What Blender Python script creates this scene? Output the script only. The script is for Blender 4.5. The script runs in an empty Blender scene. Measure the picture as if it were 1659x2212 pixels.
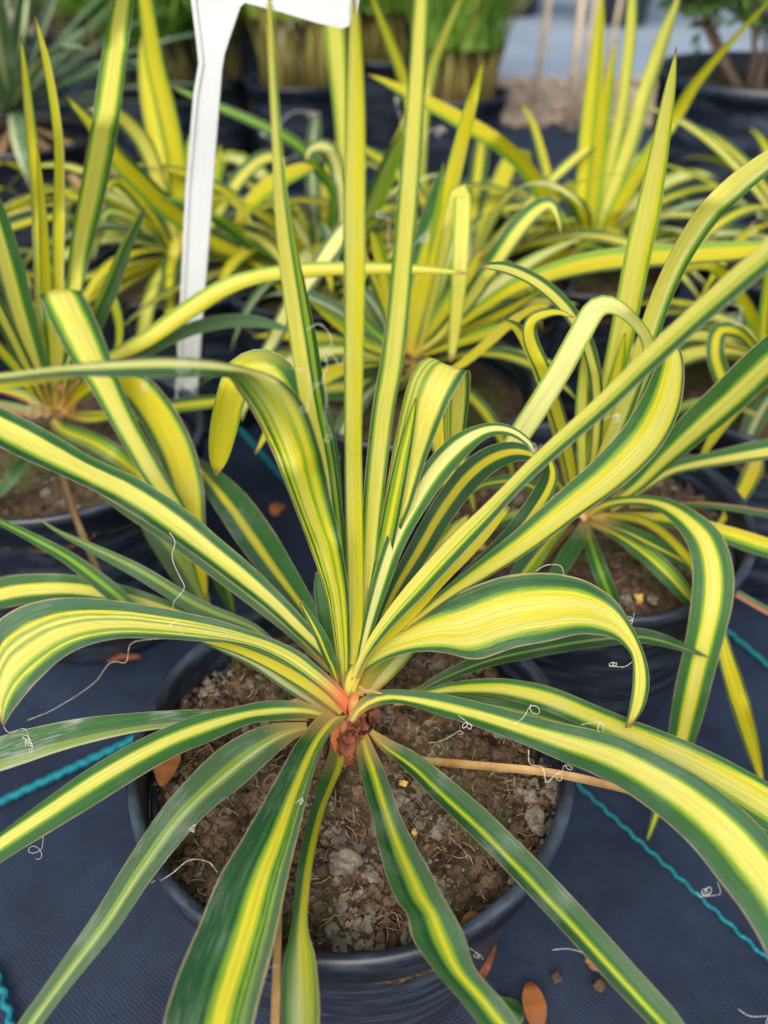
import bpy, math, random
from mathutils import Vector, noise
import numpy as np
rnd = random.Random(7)
S = bpy.context.scene
C = S.collection

# ------------------------------------------------------------------ camera, world, sun, exposure
PITCH = math.radians(38); CH = .566
FPX = 1800.0; CX = 829.5; CY = 1106.0            # measuring frame 1659 x 2212
cam = bpy.data.cameras.new('camera'); camo = bpy.data.objects.new('camera', cam); C.objects.link(camo)
camo.location = (0, 0, CH); camo.rotation_euler = (math.pi/2-PITCH, 0, 0)
cam.sensor_fit = 'VERTICAL'; cam.sensor_height = 24; cam.sensor_width = 18; cam.lens = 24*FPX/2212
cam.clip_start = .02; cam.clip_end = 200
cam.dof.use_dof = True; cam.dof.focus_distance = .42; cam.dof.aperture_fstop = 3.1
S.camera = camo
w = bpy.data.worlds.new('World'); S.world = w; w.use_nodes = True
SUN_EL, SUN_AZ = math.radians(47), math.radians(-168)      # azimuth from +Y towards +X
nt = w.node_tree; bg = nt.nodes['Background']
sky = nt.nodes.new('ShaderNodeTexSky'); sky.sky_type = 'NISHITA'; sky.sun_disc = False
sky.sun_elevation = SUN_EL; sky.sun_rotation = SUN_AZ; sky.air_density = 1.2; sky.dust_density = 4.5; sky.ozone_density = 1.5
nt.links.new(sky.outputs[0], bg.inputs[0]); bg.inputs[1].default_value = .125
sl = bpy.data.lights.new('sun', 'SUN'); sl.energy = 2.7; sl.angle = math.radians(50); sl.color = (1, .95, .88)
so = bpy.data.objects.new('sun', sl); C.objects.link(so)
sd = Vector((math.cos(SUN_EL)*math.sin(SUN_AZ), math.cos(SUN_EL)*math.cos(SUN_AZ), math.sin(SUN_EL)))
so.rotation_euler = sd.to_track_quat('Z', 'Y').to_euler()
S.view_settings.view_transform = 'Standard'; S.view_settings.look = 'None'
S.view_settings.exposure = .82; S.view_settings.gamma = 1
try:
    S.cycles.use_denoising = True
    S.cycles.max_bounces = 8; S.cycles.transmission_bounces = 6; S.cycles.diffuse_bounces = 4
except Exception: pass

# ------------------------------------------------------------------ helpers
CAM = Vector((0, 0, CH)); FW = Vector((0, math.cos(PITCH), -math.sin(PITCH))); UP = Vector((0, math.sin(PITCH), math.cos(PITCH)))
VX = Vector((1, 0, 0))
def ray(x, y): return FW + VX*((x-CX)/FPX) + UP*((CY-y)/FPX)
def depth_of(x, y, key):
    r = ray(x, y); m, v = key[0], float(key[1:])
    if m == 'z': return (v-CH)/r.z
    if m == 'y': return v/r.y
    return v
def at(x, y, key): return CAM + ray(x, y)*depth_of(x, y, key)

def tag(o, label=None, cat=None, group=None, kind=None):
    if label: o['label'] = label
    if cat: o['category'] = cat
    if group: o['group'] = group
    if kind: o['kind'] = kind
    return o
def empty(name, loc, label, cat, group=None):
    o = bpy.data.objects.new(name, None); C.objects.link(o); o.location = loc; o.empty_display_size = .02
    bpy.context.view_layer.update()
    return tag(o, label, cat, group)
def mesh(name, vs, fs, mat, parent=None, smooth=True, uvs=None, vcol=None):
    """vs in world space; stored relative to parent's location"""
    off = Vector(parent.location) if parent is not None and parent.parent is None else Vector((0, 0, 0))
    if parent is not None and parent.parent is not None: off = Vector(parent.parent.location)+Vector(parent.location)
    if parent is None and len(vs):
        a = np.array([tuple(v) for v in vs]); off = Vector((float(a[:, 0].mean()), float(a[:, 1].mean()), float(a[:, 2].min())))
    me = bpy.data.meshes.new(name)
    me.from_pydata([tuple(Vector(v)-off) for v in vs], [], fs)
    if uvs is not None:
        ul = me.uv_layers.new(name='UVMap')
        li = np.zeros(len(me.loops), dtype=np.int32); me.loops.foreach_get('vertex_index', li)
        ul.data.foreach_set('uv', np.asarray(uvs, dtype=np.float32)[li].ravel())
    if uvs is not None and vcol is not None:
        u2 = me.uv_layers.new(name='along'); u2.data.foreach_set('uv', np.asarray(vcol, dtype=np.float32)[li].ravel())
        me.uv_layers.active_index = 0
    if smooth: me.polygons.foreach_set('use_smooth', [True]*len(me.polygons))
    me.materials.append(mat); me.update()
    o = bpy.data.objects.new(name, me); C.objects.link(o)
    if parent is not None: o.parent = parent
    else: o.location = off
    return o
def crom(P, n):
    """Catmull-Rom through rows of P, n samples evenly in arc length"""
    P = np.array(P, float); m = len(P)
    if m == 2: return np.array([P[0]+(P[1]-P[0])*t for t in np.linspace(0, 1, n)])
    Q = np.vstack([2*P[0]-P[1], P, 2*P[-1]-P[-2]]); out = []
    for i in range(m-1):
        p0, p1, p2, p3 = Q[i:i+4]
        for t in np.linspace(0, 1, 16, endpoint=False):
            out.append(.5*((2*p1)+(-p0+p2)*t+(2*p0-5*p1+4*p2-p3)*t*t+(-p0+3*p1-3*p2+p3)*t**3))
    out.append(P[-1]); out = np.array(out)
    k = min(out.shape[1], 3)
    d = np.r_[0, np.cumsum(np.sqrt(((out[1:, :k]-out[:-1, :k])**2).sum(1)))]
    s = np.linspace(0, d[-1], n)
    return np.stack([np.interp(s, d, out[:, j]) for j in range(out.shape[1])], 1)

# ------------------------------------------------------------------ materials
def newmat(name):
    m = bpy.data.materials.new(name); m.use_nodes = True
    n = m.node_tree.nodes; l = m.node_tree.links
    return m, n, l, n['Principled BSDF']
def N(n, t, **k):
    x = n.new(t)
    for a, b in k.items(): setattr(x, a, b)
    return x
COL = dict(
    G=(.050, .165, .040), D=(.024, .100, .030), T=(.066, .165, .078), L=(.26, .46, .025), Y=(.80, .72, .040),
    O=(.70, .61, .018), P=(.82, .77, .15), W=(.85, .83, .32), E=(.42, .33, .17), M=(.30, .42, .08), R=(.55, .20, .10),
    B=(.30, .17, .07), V=(.095, .19, .085), S=(.56, .62, .34))
_mats = {}
def leafmat(pat, dust=.25, base=0.0, trans=.50, pat2=None):
    """pat: 'G0.3 Y0.7 G1' = colour until position u"""
    key = (pat, dust, base, trans, pat2)
    if key in _mats: return _mats[key]
    m, n, l, b = newmat('leaf_'+pat.replace(' ', '_')[:40])
    uv = N(n, 'ShaderNodeUVMap'); uv.uv_map = 'UVMap'; sep = N(n, 'ShaderNodeSeparateXYZ'); l.new(uv.outputs[0], sep.inputs[0])
    def comb(a, bb):
        mm = N(n, 'ShaderNodeMapping'); mm.inputs['Scale'].default_value = (a, bb, 1); l.new(uv.outputs[0], mm.inputs[0])
        return mm
    oi = N(n, 'ShaderNodeObjectInfo')
    def noisy(a, bb, detail=3, rough=.6):
        mm = comb(a, bb); ad = N(n, 'ShaderNodeVectorMath', operation='ADD'); l.new(mm.outputs[0], ad.inputs[0])
        cb = N(n, 'ShaderNodeMath', operation='MULTIPLY'); l.new(oi.outputs['Random'], cb.inputs[0]); cb.inputs[1].default_value = 57
        l.new(cb.outputs[0], ad.inputs[1])
        nz = N(n, 'ShaderNodeTexNoise'); l.new(ad.outputs[0], nz.inputs[0]); nz.inputs['Scale'].default_value = 1
        nz.inputs['Detail'].default_value = detail; nz.inputs['Roughness'].default_value = rough
        return nz
    w1 = noisy(14, 5, 5, .8); a1 = N(n, 'ShaderNodeMath', operation='MULTIPLY_ADD'); l.new(w1.outputs[0], a1.inputs[0]); a1.inputs[1].default_value = .09
    a0 = N(n, 'ShaderNodeMath', operation='SUBTRACT'); l.new(sep.outputs[0], a0.inputs[0]); a0.inputs[1].default_value = .045
    l.new(a0.outputs[0], a1.inputs[2])
    def ramp(pt):
        bands = [(s[0], float(s[1:])) for s in pt.split()]
        rp = N(n, 'ShaderNodeValToRGB'); l.new(a1.outputs[0], rp.inputs[0]); cr = rp.color_ramp
        st = []; p = 0.0
        for i, (c, q) in enumerate(bands):
            wd = q-p; e = min(.045, wd*.38)
            st.append((p+(e if i else 0), COL[c])); st.append((q-(e if i < len(bands)-1 else 0), COL[c])); p = q
        ed = COL['E']
        st = [(0, ed), (.012, ed)] + [(max(.03, s[0]), s[1]) if s[0] < .03 else ((min(s[0], .972)), s[1]) for s in st] + [(.988, ed), (1, ed)]
        cr.elements[0].position = st[0][0]; cr.elements[0].color = (*st[0][1], 1)
        cr.elements[1].position = 1; cr.elements[1].color = (*st[-1][1], 1)
        for q, c in st[1:-1]:
            if len(cr.elements) < 31:
                e = cr.elements.new(q); e.color = (*c, 1)
        return rp.outputs[0]
    rpo = ramp(pat)
    if pat2:
        u2 = N(n, 'ShaderNodeUVMap'); u2.uv_map = 'along'; s2_ = N(n, 'ShaderNodeSeparateXYZ'); l.new(u2.outputs[0], s2_.inputs[0])
        m_ = N(n, 'ShaderNodeMapRange'); l.new(s2_.outputs[0], m_.inputs[0]); m_.inputs[1].default_value = pat2[1]; m_.inputs[2].default_value = pat2[2]
        x_ = N(n, 'ShaderNodeMix', data_type='RGBA'); l.new(m_.outputs[0], x_.inputs[0]); l.new(rpo, x_.inputs[6]); l.new(ramp(pat2[0]), x_.inputs[7]); rpo = x_.outputs[2]
    # fine streaks along the leaf
    s1 = noisy(38, 1.3, 5, .75)
    mr = N(n, 'ShaderNodeMapRange'); l.new(s1.outputs[0], mr.inputs[0])
    mr.inputs[1].default_value = .25; mr.inputs[2].default_value = .75; mr.inputs[3].default_value = .60; mr.inputs[4].default_value = 1.10
    mul = N(n, 'ShaderNodeMix', data_type='RGBA', blend_type='MULTIPLY'); mul.inputs[0].default_value = 1
    l.new(rpo, mul.inputs[6]); l.new(mr.outputs[0], mul.inputs[7])
    # slow hue drift: yellow <-> lime
    s2 = noisy(26, 5, 2, .5); m2 = N(n, 'ShaderNodeMapRange'); l.new(s2.outputs[0], m2.inputs[0])
    m2.inputs[1].default_value = .5; m2.inputs[2].default_value = .8; m2.inputs[3].default_value = 0; m2.inputs[4].default_value = .55
    mx = N(n, 'ShaderNodeMix', data_type='RGBA', blend_type='MULTIPLY'); l.new(m2.outputs[0], mx.inputs[0])
    l.new(mul.outputs[2], mx.inputs[6]); mx.inputs[7].default_value = (.80, .98, .55, 1)
    col = mx.outputs[2]
    # dusty lime deposits
    dn = noisy(34, 7, 5, .8); tc = N(n, 'ShaderNodeTexCoord')
    dl = N(n, 'ShaderNodeTexNoise'); l.new(tc.outputs['Object'], dl.inputs[0]); dl.inputs['Scale'].default_value = 34
    dm = N(n, 'ShaderNodeMath', operation='MULTIPLY'); l.new(dn.outputs[0], dm.inputs[0]); l.new(dl.outputs[0], dm.inputs[1])
    dr = N(n, 'ShaderNodeMapRange'); l.new(dm.outputs[0], dr.inputs[0]); dr.inputs[1].default_value = .27; dr.inputs[2].default_value = .40
    dr.inputs[3].default_value = 0; dr.inputs[4].default_value = dust
    md = N(n, 'ShaderNodeMix', data_type='RGBA'); l.new(dr.outputs[0], md.inputs[0]); l.new(col, md.inputs[6]); md.inputs[7].default_value = (.50, .56, .50, 1)
    col = md.outputs[2]
    # tiny brown specks
    vo = N(n, 'ShaderNodeTexVoronoi'); mv = comb(9, 60); l.new(mv.outputs[0], vo.inputs[0]); vo.inputs['Scale'].default_value = 1
    sp = N(n, 'ShaderNodeMapRange'); l.new(vo.outputs['Distance'], sp.inputs[0]); sp.inputs[1].default_value = .035; sp.inputs[2].default_value = .055
    sp.inputs[3].default_value = .8; sp.inputs[4].default_value = 0
    wn = N(n, 'ShaderNodeMath', operation='GREATER_THAN'); sc = N(n, 'ShaderNodeSeparateXYZ'); l.new(vo.outputs['Color'], sc.inputs[0])
    l.new(sc.outputs[0], wn.inputs[0]); wn.inputs[1].default_value = .86
    spm = N(n, 'ShaderNodeMath', operation='MULTIPLY'); l.new(sp.outputs[0], spm.inputs[0]); l.new(wn.outputs[0], spm.inputs[1])
    ms = N(n, 'ShaderNodeMix', data_type='RGBA'); l.new(spm.outputs[0], ms.inputs[0]); l.new(col, ms.inputs[6]); ms.inputs[7].default_value = (.22, .13, .05, 1)
    col = ms.outputs[2]
    if base > 0:      # pale pink foot of the leaf; V coordinate is metres*10 from the crown
        br = N(n, 'ShaderNodeMapRange'); l.new(sep.outputs[1], br.inputs[0]); br.inputs[1].default_value = .02; br.inputs[2].default_value = .26
        br.inputs[3].default_value = base; br.inputs[4].default_value = 0
        mb = N(n, 'ShaderNodeMix', data_type='RGBA'); l.new(br.outputs[0], mb.inputs[0]); l.new(col, mb.inputs[6]); mb.inputs[7].default_value = (.78, .45, .14, 1) if base < .85 else (.70, .13, .06, 1)
        col = mb.outputs[2]
    ua = N(n, 'ShaderNodeUVMap'); ua.uv_map = 'along'; sa = N(n, 'ShaderNodeSeparateXYZ'); l.new(ua.outputs[0], sa.inputs[0])
    tp = N(n, 'ShaderNodeMapRange'); l.new(sa.outputs[0], tp.inputs[0]); tp.inputs[1].default_value = .972; tp.inputs[2].default_value = .992; tp.inputs[4].default_value = .85
    mt = N(n, 'ShaderNodeMix', data_type='RGBA'); l.new(tp.outputs[0], mt.inputs[0]); l.new(col, mt.inputs[6]); mt.inputs[7].default_value = (.24, .14, .06, 1)
    col = mt.outputs[2]
    l.new(col, b.inputs['Base Color']); b.inputs['Roughness'].default_value = .42
    b.inputs['Specular IOR Level'].default_value = .38
    s3 = noisy(26, .5, 4, .7)
    bp = N(n, 'ShaderNodeBump'); bp.inputs['Strength'].default_value = .7; bp.inputs['Distance'].default_value = .0009
    l.new(s3.outputs[0], bp.inputs['Height']); l.new(bp.outputs[0], b.inputs['Normal'])
    tr = N(n, 'ShaderNodeBsdfTranslucent')
    sat = N(n, 'ShaderNodeMix', data_type='RGBA', blend_type='MULTIPLY'); sat.inputs[0].default_value = .85
    l.new(col, sat.inputs[6]); sat.inputs[7].default_value = (1, .97, .38, 1); l.new(sat.outputs[2], tr.inputs[0])
    mixs = N(n, 'ShaderNodeMixShader'); mixs.inputs[0].default_value = trans
    l.new(b.outputs[0], mixs.inputs[1]); l.new(tr.outputs[0], mixs.inputs[2])
    l.new(mixs.outputs[0], n['Material Output'].inputs[0])
    _mats[key] = m
    return m
def simple(name, col, rough=.5, spec=.4, var=None, scale=30, bump=0, bscale=200, coord='Object', trans=0):
    m, n, l, b = newmat(name)
    b.inputs['Roughness'].default_value = rough; b.inputs['Specular IOR Level'].default_value = spec
    tc = N(n, 'ShaderNodeTexCoord')
    if var:
        nz = N(n, 'ShaderNodeTexNoise'); l.new(tc.outputs[coord], nz.inputs[0]); nz.inputs['Scale'].default_value = scale
        nz.inputs['Detail'].default_value = 6; nz.inputs['Roughness'].default_value = .65
        mr = N(n, 'ShaderNodeMapRange'); l.new(nz.outputs[0], mr.inputs[0]); mr.inputs[1].default_value = .35; mr.inputs[2].default_value = .68
        mx = N(n, 'ShaderNodeMix', data_type='RGBA'); l.new(mr.outputs[0], mx.inputs[0])
        mx.inputs[6].default_value = (*col, 1); mx.inputs[7].default_value = (*var, 1)
        l.new(mx.outputs[2], b.inputs['Base Color']); out = mx.outputs[2]
    else:
        b.inputs['Base Color'].default_value = (*col, 1)
    if bump:
        n2 = N(n, 'ShaderNodeTexNoise'); l.new(tc.outputs[coord], n2.inputs[0]); n2.inputs['Scale'].default_value = bscale; n2.inputs['Detail'].default_value = 5
        bp = N(n, 'ShaderNodeBump'); bp.inputs['Strength'].default_value = 1; bp.inputs['Distance'].default_value = bump
        l.new(n2.outputs[0], bp.inputs['Height']); l.new(bp.outputs[0], b.inputs['Normal'])
    if trans:
        tr = N(n, 'ShaderNodeBsdfTranslucent'); tr.inputs[0].default_value = (*col, 1)
        if var: l.new(out, tr.inputs[0])
        mixs = N(n, 'ShaderNodeMixShader'); mixs.inputs[0].default_value = trans
        l.new(b.outputs[0], mixs.inputs[1]); l.new(tr.outputs[0], mixs.inputs[2]); l.new(mixs.outputs[0], n['Material Output'].inputs[0])
    return m
M_pot = simple('pot_plastic', (.012, .018, .032), .42, .45, (.020, .028, .045), 12, .0002, 60)
def potmat():
    m, n, l, b = newmat('pot_plastic_scuffed')
    tc = N(n, 'ShaderNodeTexCoord')
    nz = N(n, 'ShaderNodeTexNoise'); mp = N(n, 'ShaderNodeMapping'); mp.inputs['Scale'].default_value = (14, 14, 60); l.new(tc.outputs['Object'], mp.inputs[0]); l.new(mp.outputs[0], nz.inputs[0])
    nz.inputs['Scale'].default_value = 1; nz.inputs['Detail'].default_value = 8; nz.inputs['Roughness'].default_value = .75
    mr = N(n, 'ShaderNodeMapRange'); l.new(nz.outputs[0], mr.inputs[0]); mr.inputs[1].default_value = .47; mr.inputs[2].default_value = .74
    mx = N(n, 'ShaderNodeMix', data_type='RGBA'); l.new(mr.outputs[0], mx.inputs[0]); mx.inputs[6].default_value = (.003, .006, .015, 1); mx.inputs[7].default_value = (.05, .07, .10, 1)
    l.new(mx.outputs[2], b.inputs['Base Color'])
    m2 = N(n, 'ShaderNodeMapRange'); l.new(nz.outputs[0], m2.inputs[0]); m2.inputs[3].default_value = .32; m2.inputs[4].default_value = .6; l.new(m2.outputs[0], b.inputs['Roughness'])
    return m
M_pot = potmat()
M_white = simple('label_plastic', (.46, .49, .51), .35, .5, (.42, .45, .46), 25)
M_dry = simple('dry_leaf', (.26, .14, .05), .7, .2, (.44, .29, .13), 60, .0003, 300, trans=.2)
M_sheath = simple('dry_sheath', (.10, .030, .016), .85, .15, (.26, .095, .05), 160, .0010, 220, trans=.1)
M_orange = simple('orange_leaf', (.27, .10, .022), .6, .3, (.17, .055, .018), 60, .0003, 300, trans=.2)
M_thread = simple('thread', (.46, .44, .36), .6, .3, (.60, .58, .50), 200)
M_teal = simple('teal_cord', (.006, .10, .14), .8, .15, (.012, .19, .23), 300, .0006, 900)
M_pebble = simple('yellow_pebble', (.42, .25, .05), .6, .3, (.5, .36, .12), 200, .0004, 400)
M_tan = simple('tan_stalk', (.34, .22, .10), .7, .2, (.22, .15, .07), 40)
M_cane = simple('cane', (.62, .52, .36), .7, .2, (.40, .32, .22), 20, .0006, 100)
M_bark = simple('bark', (.13, .085, .06), .85, .2, (.22, .16, .12), 40, .002, 120)
def foliage(name, a, b_): return simple(name, a, .5, .35, b_, 14, trans=.3)
M_grass = foliage('grass_blades', (.10, .24, .015), (.22, .36, .02))
M_darkf = foliage('shrub_leaves', (.05, .15, .025), (.16, .30, .06))
def soilmat():
    m, n, l, b = newmat('potting_soil')
    tc = N(n, 'ShaderNodeTexCoord')
    def nz(sc, d=6, r=.7):
        x = N(n, 'ShaderNodeTexNoise'); l.new(tc.outputs['Object'], x.inputs[0]); x.inputs['Scale'].default_value = sc; x.inputs['Detail'].default_value = d; x.inputs['Roughness'].default_value = r
        return x
    n1 = nz(170, 8, .8); rp = N(n, 'ShaderNodeValToRGB'); l.new(n1.outputs[0], rp.inputs[0])
    cr = rp.color_ramp; cr.elements[0].position = .33; cr.elements[0].color = (.012, .006, .004, 1); cr.elements[1].position = .72; cr.elements[1].color = (.16, .125, .09, 1)
    e = cr.elements.new(.50); e.color = (.055, .032, .020, 1)
    n2 = nz(22, 3, .5); mr = N(n, 'ShaderNodeMapRange'); l.new(n2.outputs[0], mr.inputs[0]); mr.inputs[1].default_value = .5; mr.inputs[2].default_value = .66; mr.inputs[4].default_value = .4
    mx = N(n, 'ShaderNodeMix', data_type='RGBA'); l.new(mr.outputs[0], mx.inputs[0]); l.new(rp.outputs[0], mx.inputs[6]); mx.inputs[7].default_value = (.12, .105, .085, 1)
    n4 = nz(14, 2, .5); mg = N(n, 'ShaderNodeMapRange'); l.new(n4.outputs[0], mg.inputs[0]); mg.inputs[1].default_value = .50; mg.inputs[2].default_value = .60; mg.inputs[4].default_value = .6
    mx2 = N(n, 'ShaderNodeMix', data_type='RGBA'); l.new(mg.outputs[0], mx2.inputs[0]); l.new(mx.outputs[2], mx2.inputs[6]); mx2.inputs[7].default_value = (.055, .075, .018, 1)
    l.new(mx2.outputs[2], b.inputs['Base Color']); b.inputs['Roughness'].default_value = .9; b.inputs['Specular IOR Level'].default_value = .15
    n3 = nz(420, 5); bp = N(n, 'ShaderNodeBump'); bp.inputs['Distance'].default_value = .002; l.new(n3.outputs[0], bp.inputs['Height']); l.new(bp.outputs[0], b.inputs['Normal'])
    return m
M_soil = soilmat()
M_crumb = simple('soil_crumbs', (.022, .012, .007), .9, .15, (.145, .095, .060), 75, .0012, 700)
M_pale = simple('pale_crumbs', (.08, .066, .05), .9, .15, (.22, .19, .145), 220, .0012, 900)
M_fibre = simple('peat_fibres', (.20, .12, .07), .9, .1, (.36, .26, .17), 100)
def fabricmat():
    m, n, l, b = newmat('woven_ground_fabric')
    tc = N(n, 'ShaderNodeTexCoord')
    def wave(rot, sc):
        mp = N(n, 'ShaderNodeMapping'); mp.inputs['Rotation'].default_value = (0, 0, rot); l.new(tc.outputs['Object'], mp.inputs[0])
        x = N(n, 'ShaderNodeTexWave'); x.inputs['Scale'].default_value = sc; x.inputs['Distortion'].default_value = 3.5; x.inputs['Detail'].default_value = 1; l.new(mp.outputs[0], x.inputs[0])
        return x
    a = wave(math.radians(38), 215); c = wave(math.radians(128), 130)
    mm = N(n, 'ShaderNodeMath', operation='MULTIPLY'); l.new(a.outputs['Fac'], mm.inputs[0]); l.new(c.outputs['Fac'], mm.inputs[1])
    mr = N(n, 'ShaderNodeMapRange'); l.new(mm.outputs[0], mr.inputs[0]); mr.inputs[3].default_value = .84; mr.inputs[4].default_value = 1.3
    nz = N(n, 'ShaderNodeTexNoise'); l.new(tc.outputs['Object'], nz.inputs[0]); nz.inputs['Scale'].default_value = 14; nz.inputs['Detail'].default_value = 12; nz.inputs['Roughness'].default_value = .75
    r2 = N(n, 'ShaderNodeMapRange'); l.new(nz.outputs[0], r2.inputs[0]); r2.inputs[1].default_value = .4; r2.inputs[2].default_value = .75
    mx = N(n, 'ShaderNodeMix', data_type='RGBA'); l.new(r2.outputs[0], mx.inputs[0]); mx.inputs[6].default_value = (.004, .009, .024, 1); mx.inputs[7].default_value = (.015, .027, .056, 1)
    mu = N(n, 'ShaderNodeMix', data_type='RGBA', blend_type='MULTIPLY'); mu.inputs[0].default_value = 1; l.new(mx.outputs[2], mu.inputs[6]); l.new(mr.outputs[0], mu.inputs[7])
    l.new(mu.outputs[2], b.inputs['Base Color']); b.inputs['Roughness'].default_value = .55; b.inputs['Specular IOR Level'].default_value = .4
    bp = N(n, 'ShaderNodeBump'); bp.inputs['Distance'].default_value = .0003; bp.inputs['Strength'].default_value = .7; l.new(mm.outputs[0], bp.inputs['Height']); l.new(bp.outputs[0], b.inputs['Normal'])
    return m
M_fabric = fabricmat()

# ------------------------------------------------------------------ ground
def grid(name, x0, x1, y0, y1, z, nx, ny, mat, amp=0, freq=3):
    vs = []; fs = []
    for j in range(ny+1):
        for i in range(nx+1):
            x = x0+(x1-x0)*i/nx; y = y0+(y1-y0)*j/ny
            vs.append((x, y, z+(amp*noise.noise(Vector((x*freq, y*freq, 3))) if amp else 0)))
    for j in range(ny):
        for i in range(nx):
            a = j*(nx+1)+i; fs.append((a, a+1, a+nx+2, a+nx+1))
    return mesh(name, vs, fs, mat)
tag(grid('ground', -60, 60, -20, 100, -.012, 4, 4, simple('gravel_ground', (.16, .14, .12), .9, .2, (.28, .25, .21), 6)), kind='structure')
tag(grid('ground_fabric', -2.2, 2.4, -.6, 2.45, -.003, 160, 130, M_fabric, .0024, 11), kind='structure')
tag(grid('path', -.25, 4.5, 3.0, 6.5, -.002, 4, 4, simple('grey_fabric', (.15, .19, .25), .7, .3, (.20, .24, .30), 3)), kind='structure')
def lump(p, r, seed, q=.8, n=1):
    """irregular little lump: deformed icosahedron-ish"""
    t = (1+5**.5)/2
    V = [(-1,t,0),(1,t,0),(-1,-t,0),(1,-t,0),(0,-1,t),(0,1,t),(0,-1,-t),(0,1,-t),(t,0,-1),(t,0,1),(-t,0,-1),(-t,0,1)]
    F = [(0,11,5),(0,5,1),(0,1,7),(0,7,10),(0,10,11),(1,5,9),(5,11,4),(11,10,2),(10,7,6),(7,1,8),(3,9,4),(3,4,2),(3,2,6),(3,6,8),(3,8,9),(4,9,5),(2,4,11),(6,2,10),(8,6,7),(9,8,1)]
    V = [Vector(v).normalized() for v in V]
    for _ in range(n-1):
        cache = {}; F2 = []
        def mid(a, b):
            k = (min(a, b), max(a, b))
            if k not in cache: V.append(((V[a]+V[b])/2).normalized()); cache[k] = len(V)-1
            return cache[k]
        for a, b, c in F:
            x, y, z = mid(a, b), mid(b, c), mid(c, a); F2 += [(a, x, z), (x, b, y), (z, y, c), (x, y, z)]
        F = F2
    sx, sy, sz = [rnd.uniform(.7, 1.25) for _ in range(3)]; sz *= q
    o = [Vector(p)+Vector((v.x*sx, v.y*sy, v.z*sz))*r*(1+.75*noise.noise(v*1.7+Vector((seed, seed*2, 0)))) for v in V]
    return o, F
def join(parts):
    vs, fs = [], []
    for v, f in parts:
        k = len(vs); vs += v; fs += [tuple(i+k for i in g) for g in f]
    return vs, fs
# strip of wood chips between the two lengths of fabric
chips = []
for i in range(5200):
    x = rnd.uniform(-.4, 1.6); y = rnd.uniform(2.4, 3.05)
    chips.append(lump((x, y, rnd.uniform(0, .012)), rnd.uniform(.004, .011), i, .35))
tag(mesh('wood_chips', *join(chips), simple('wood_chips', (.26, .19, .14), .9, .1, (.46, .37, .28), 40), smooth=False), 'pale wood chip mulch strip between the lengths of ground fabric', 'mulch', kind='stuff')

# ------------------------------------------------------------------ leaves
def ribbon(name, L3, R3, mat, parent, cols=8, chan=.10, wav=.0, label=None, warp=None, seed=0, mat2=None):
    L3 = [Vector(p) for p in L3]; R3 = [Vector(p) for p in R3]; n = len(L3)
    vs = []; uvs = []; uv2 = []; fs = []; dist = 0; prev = None
    Cc = [(a+b)/2 for a, b in zip(L3, R3)]
    # smoothed normals, consistent towards camera
    nrm = []
    for i in range(n):
        T = (Cc[min(i+1, n-1)]-Cc[max(i-1, 0)]); s = R3[i]-L3[i]
        k = T.cross(s)
        if k.length < 1e-12: k = nrm[-1].copy() if nrm else Vector((0, 0, 1))
        k.normalize()
        if nrm and k.dot(nrm[-1]) < 0: k = -k
        if not nrm and k.dot(CAM-Cc[i]) < 0: k = -k
        nrm.append(k)
    total = sum((Cc[i+1]-Cc[i]).length for i in range(n-1)) or 1
    for i in range(n):
        if prev is not None: dist += (Cc[i]-prev).length
        prev = Cc[i]; v = dist/total; wdt = (R3[i]-L3[i]).length
        for j in range(cols+1):
            u = j/cols
            h = -chan*wdt*(1-abs(2*u-1)**1.6)*(1-.55*v) + wav*wdt*math.sin(v*23+seed)*(2*u-1)
            e = 0.0
            if wdt > .004: e = .012*wdt*noise.noise(Vector((dist*90, seed*3.1, j*.05)))*(1 if j in (0, cols) else 0)
            vs.append(L3[i].lerp(R3[i], u)+nrm[i]*(h+e))
            uu = u
            if warp:
                a, b = warp; bb = [a[q]+(b[q]-a[q])*v for q in range(len(a))]
                uu = float(np.interp(u, [0]+bb+[1], [0]+list(a)+[1]))
            uvs.append((uu, dist*10)); uv2.append((v, u))
    for i in range(n-1):
        for j in range(cols):
            a = i*(cols+1)+j; fs.append((a, a+1, a+cols+2, a+cols+1))
    o = mesh(name, vs, fs, mat, parent, uvs=uvs, vcol=uv2)
    if mat2:
        o.data.materials.append(mat2[1])
        for q in range(int(mat2[0]*(n-1))*cols, (n-1)*cols): o.data.polygons[q].material_index = 1
    if label: o['label'] = label
    return o
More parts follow.
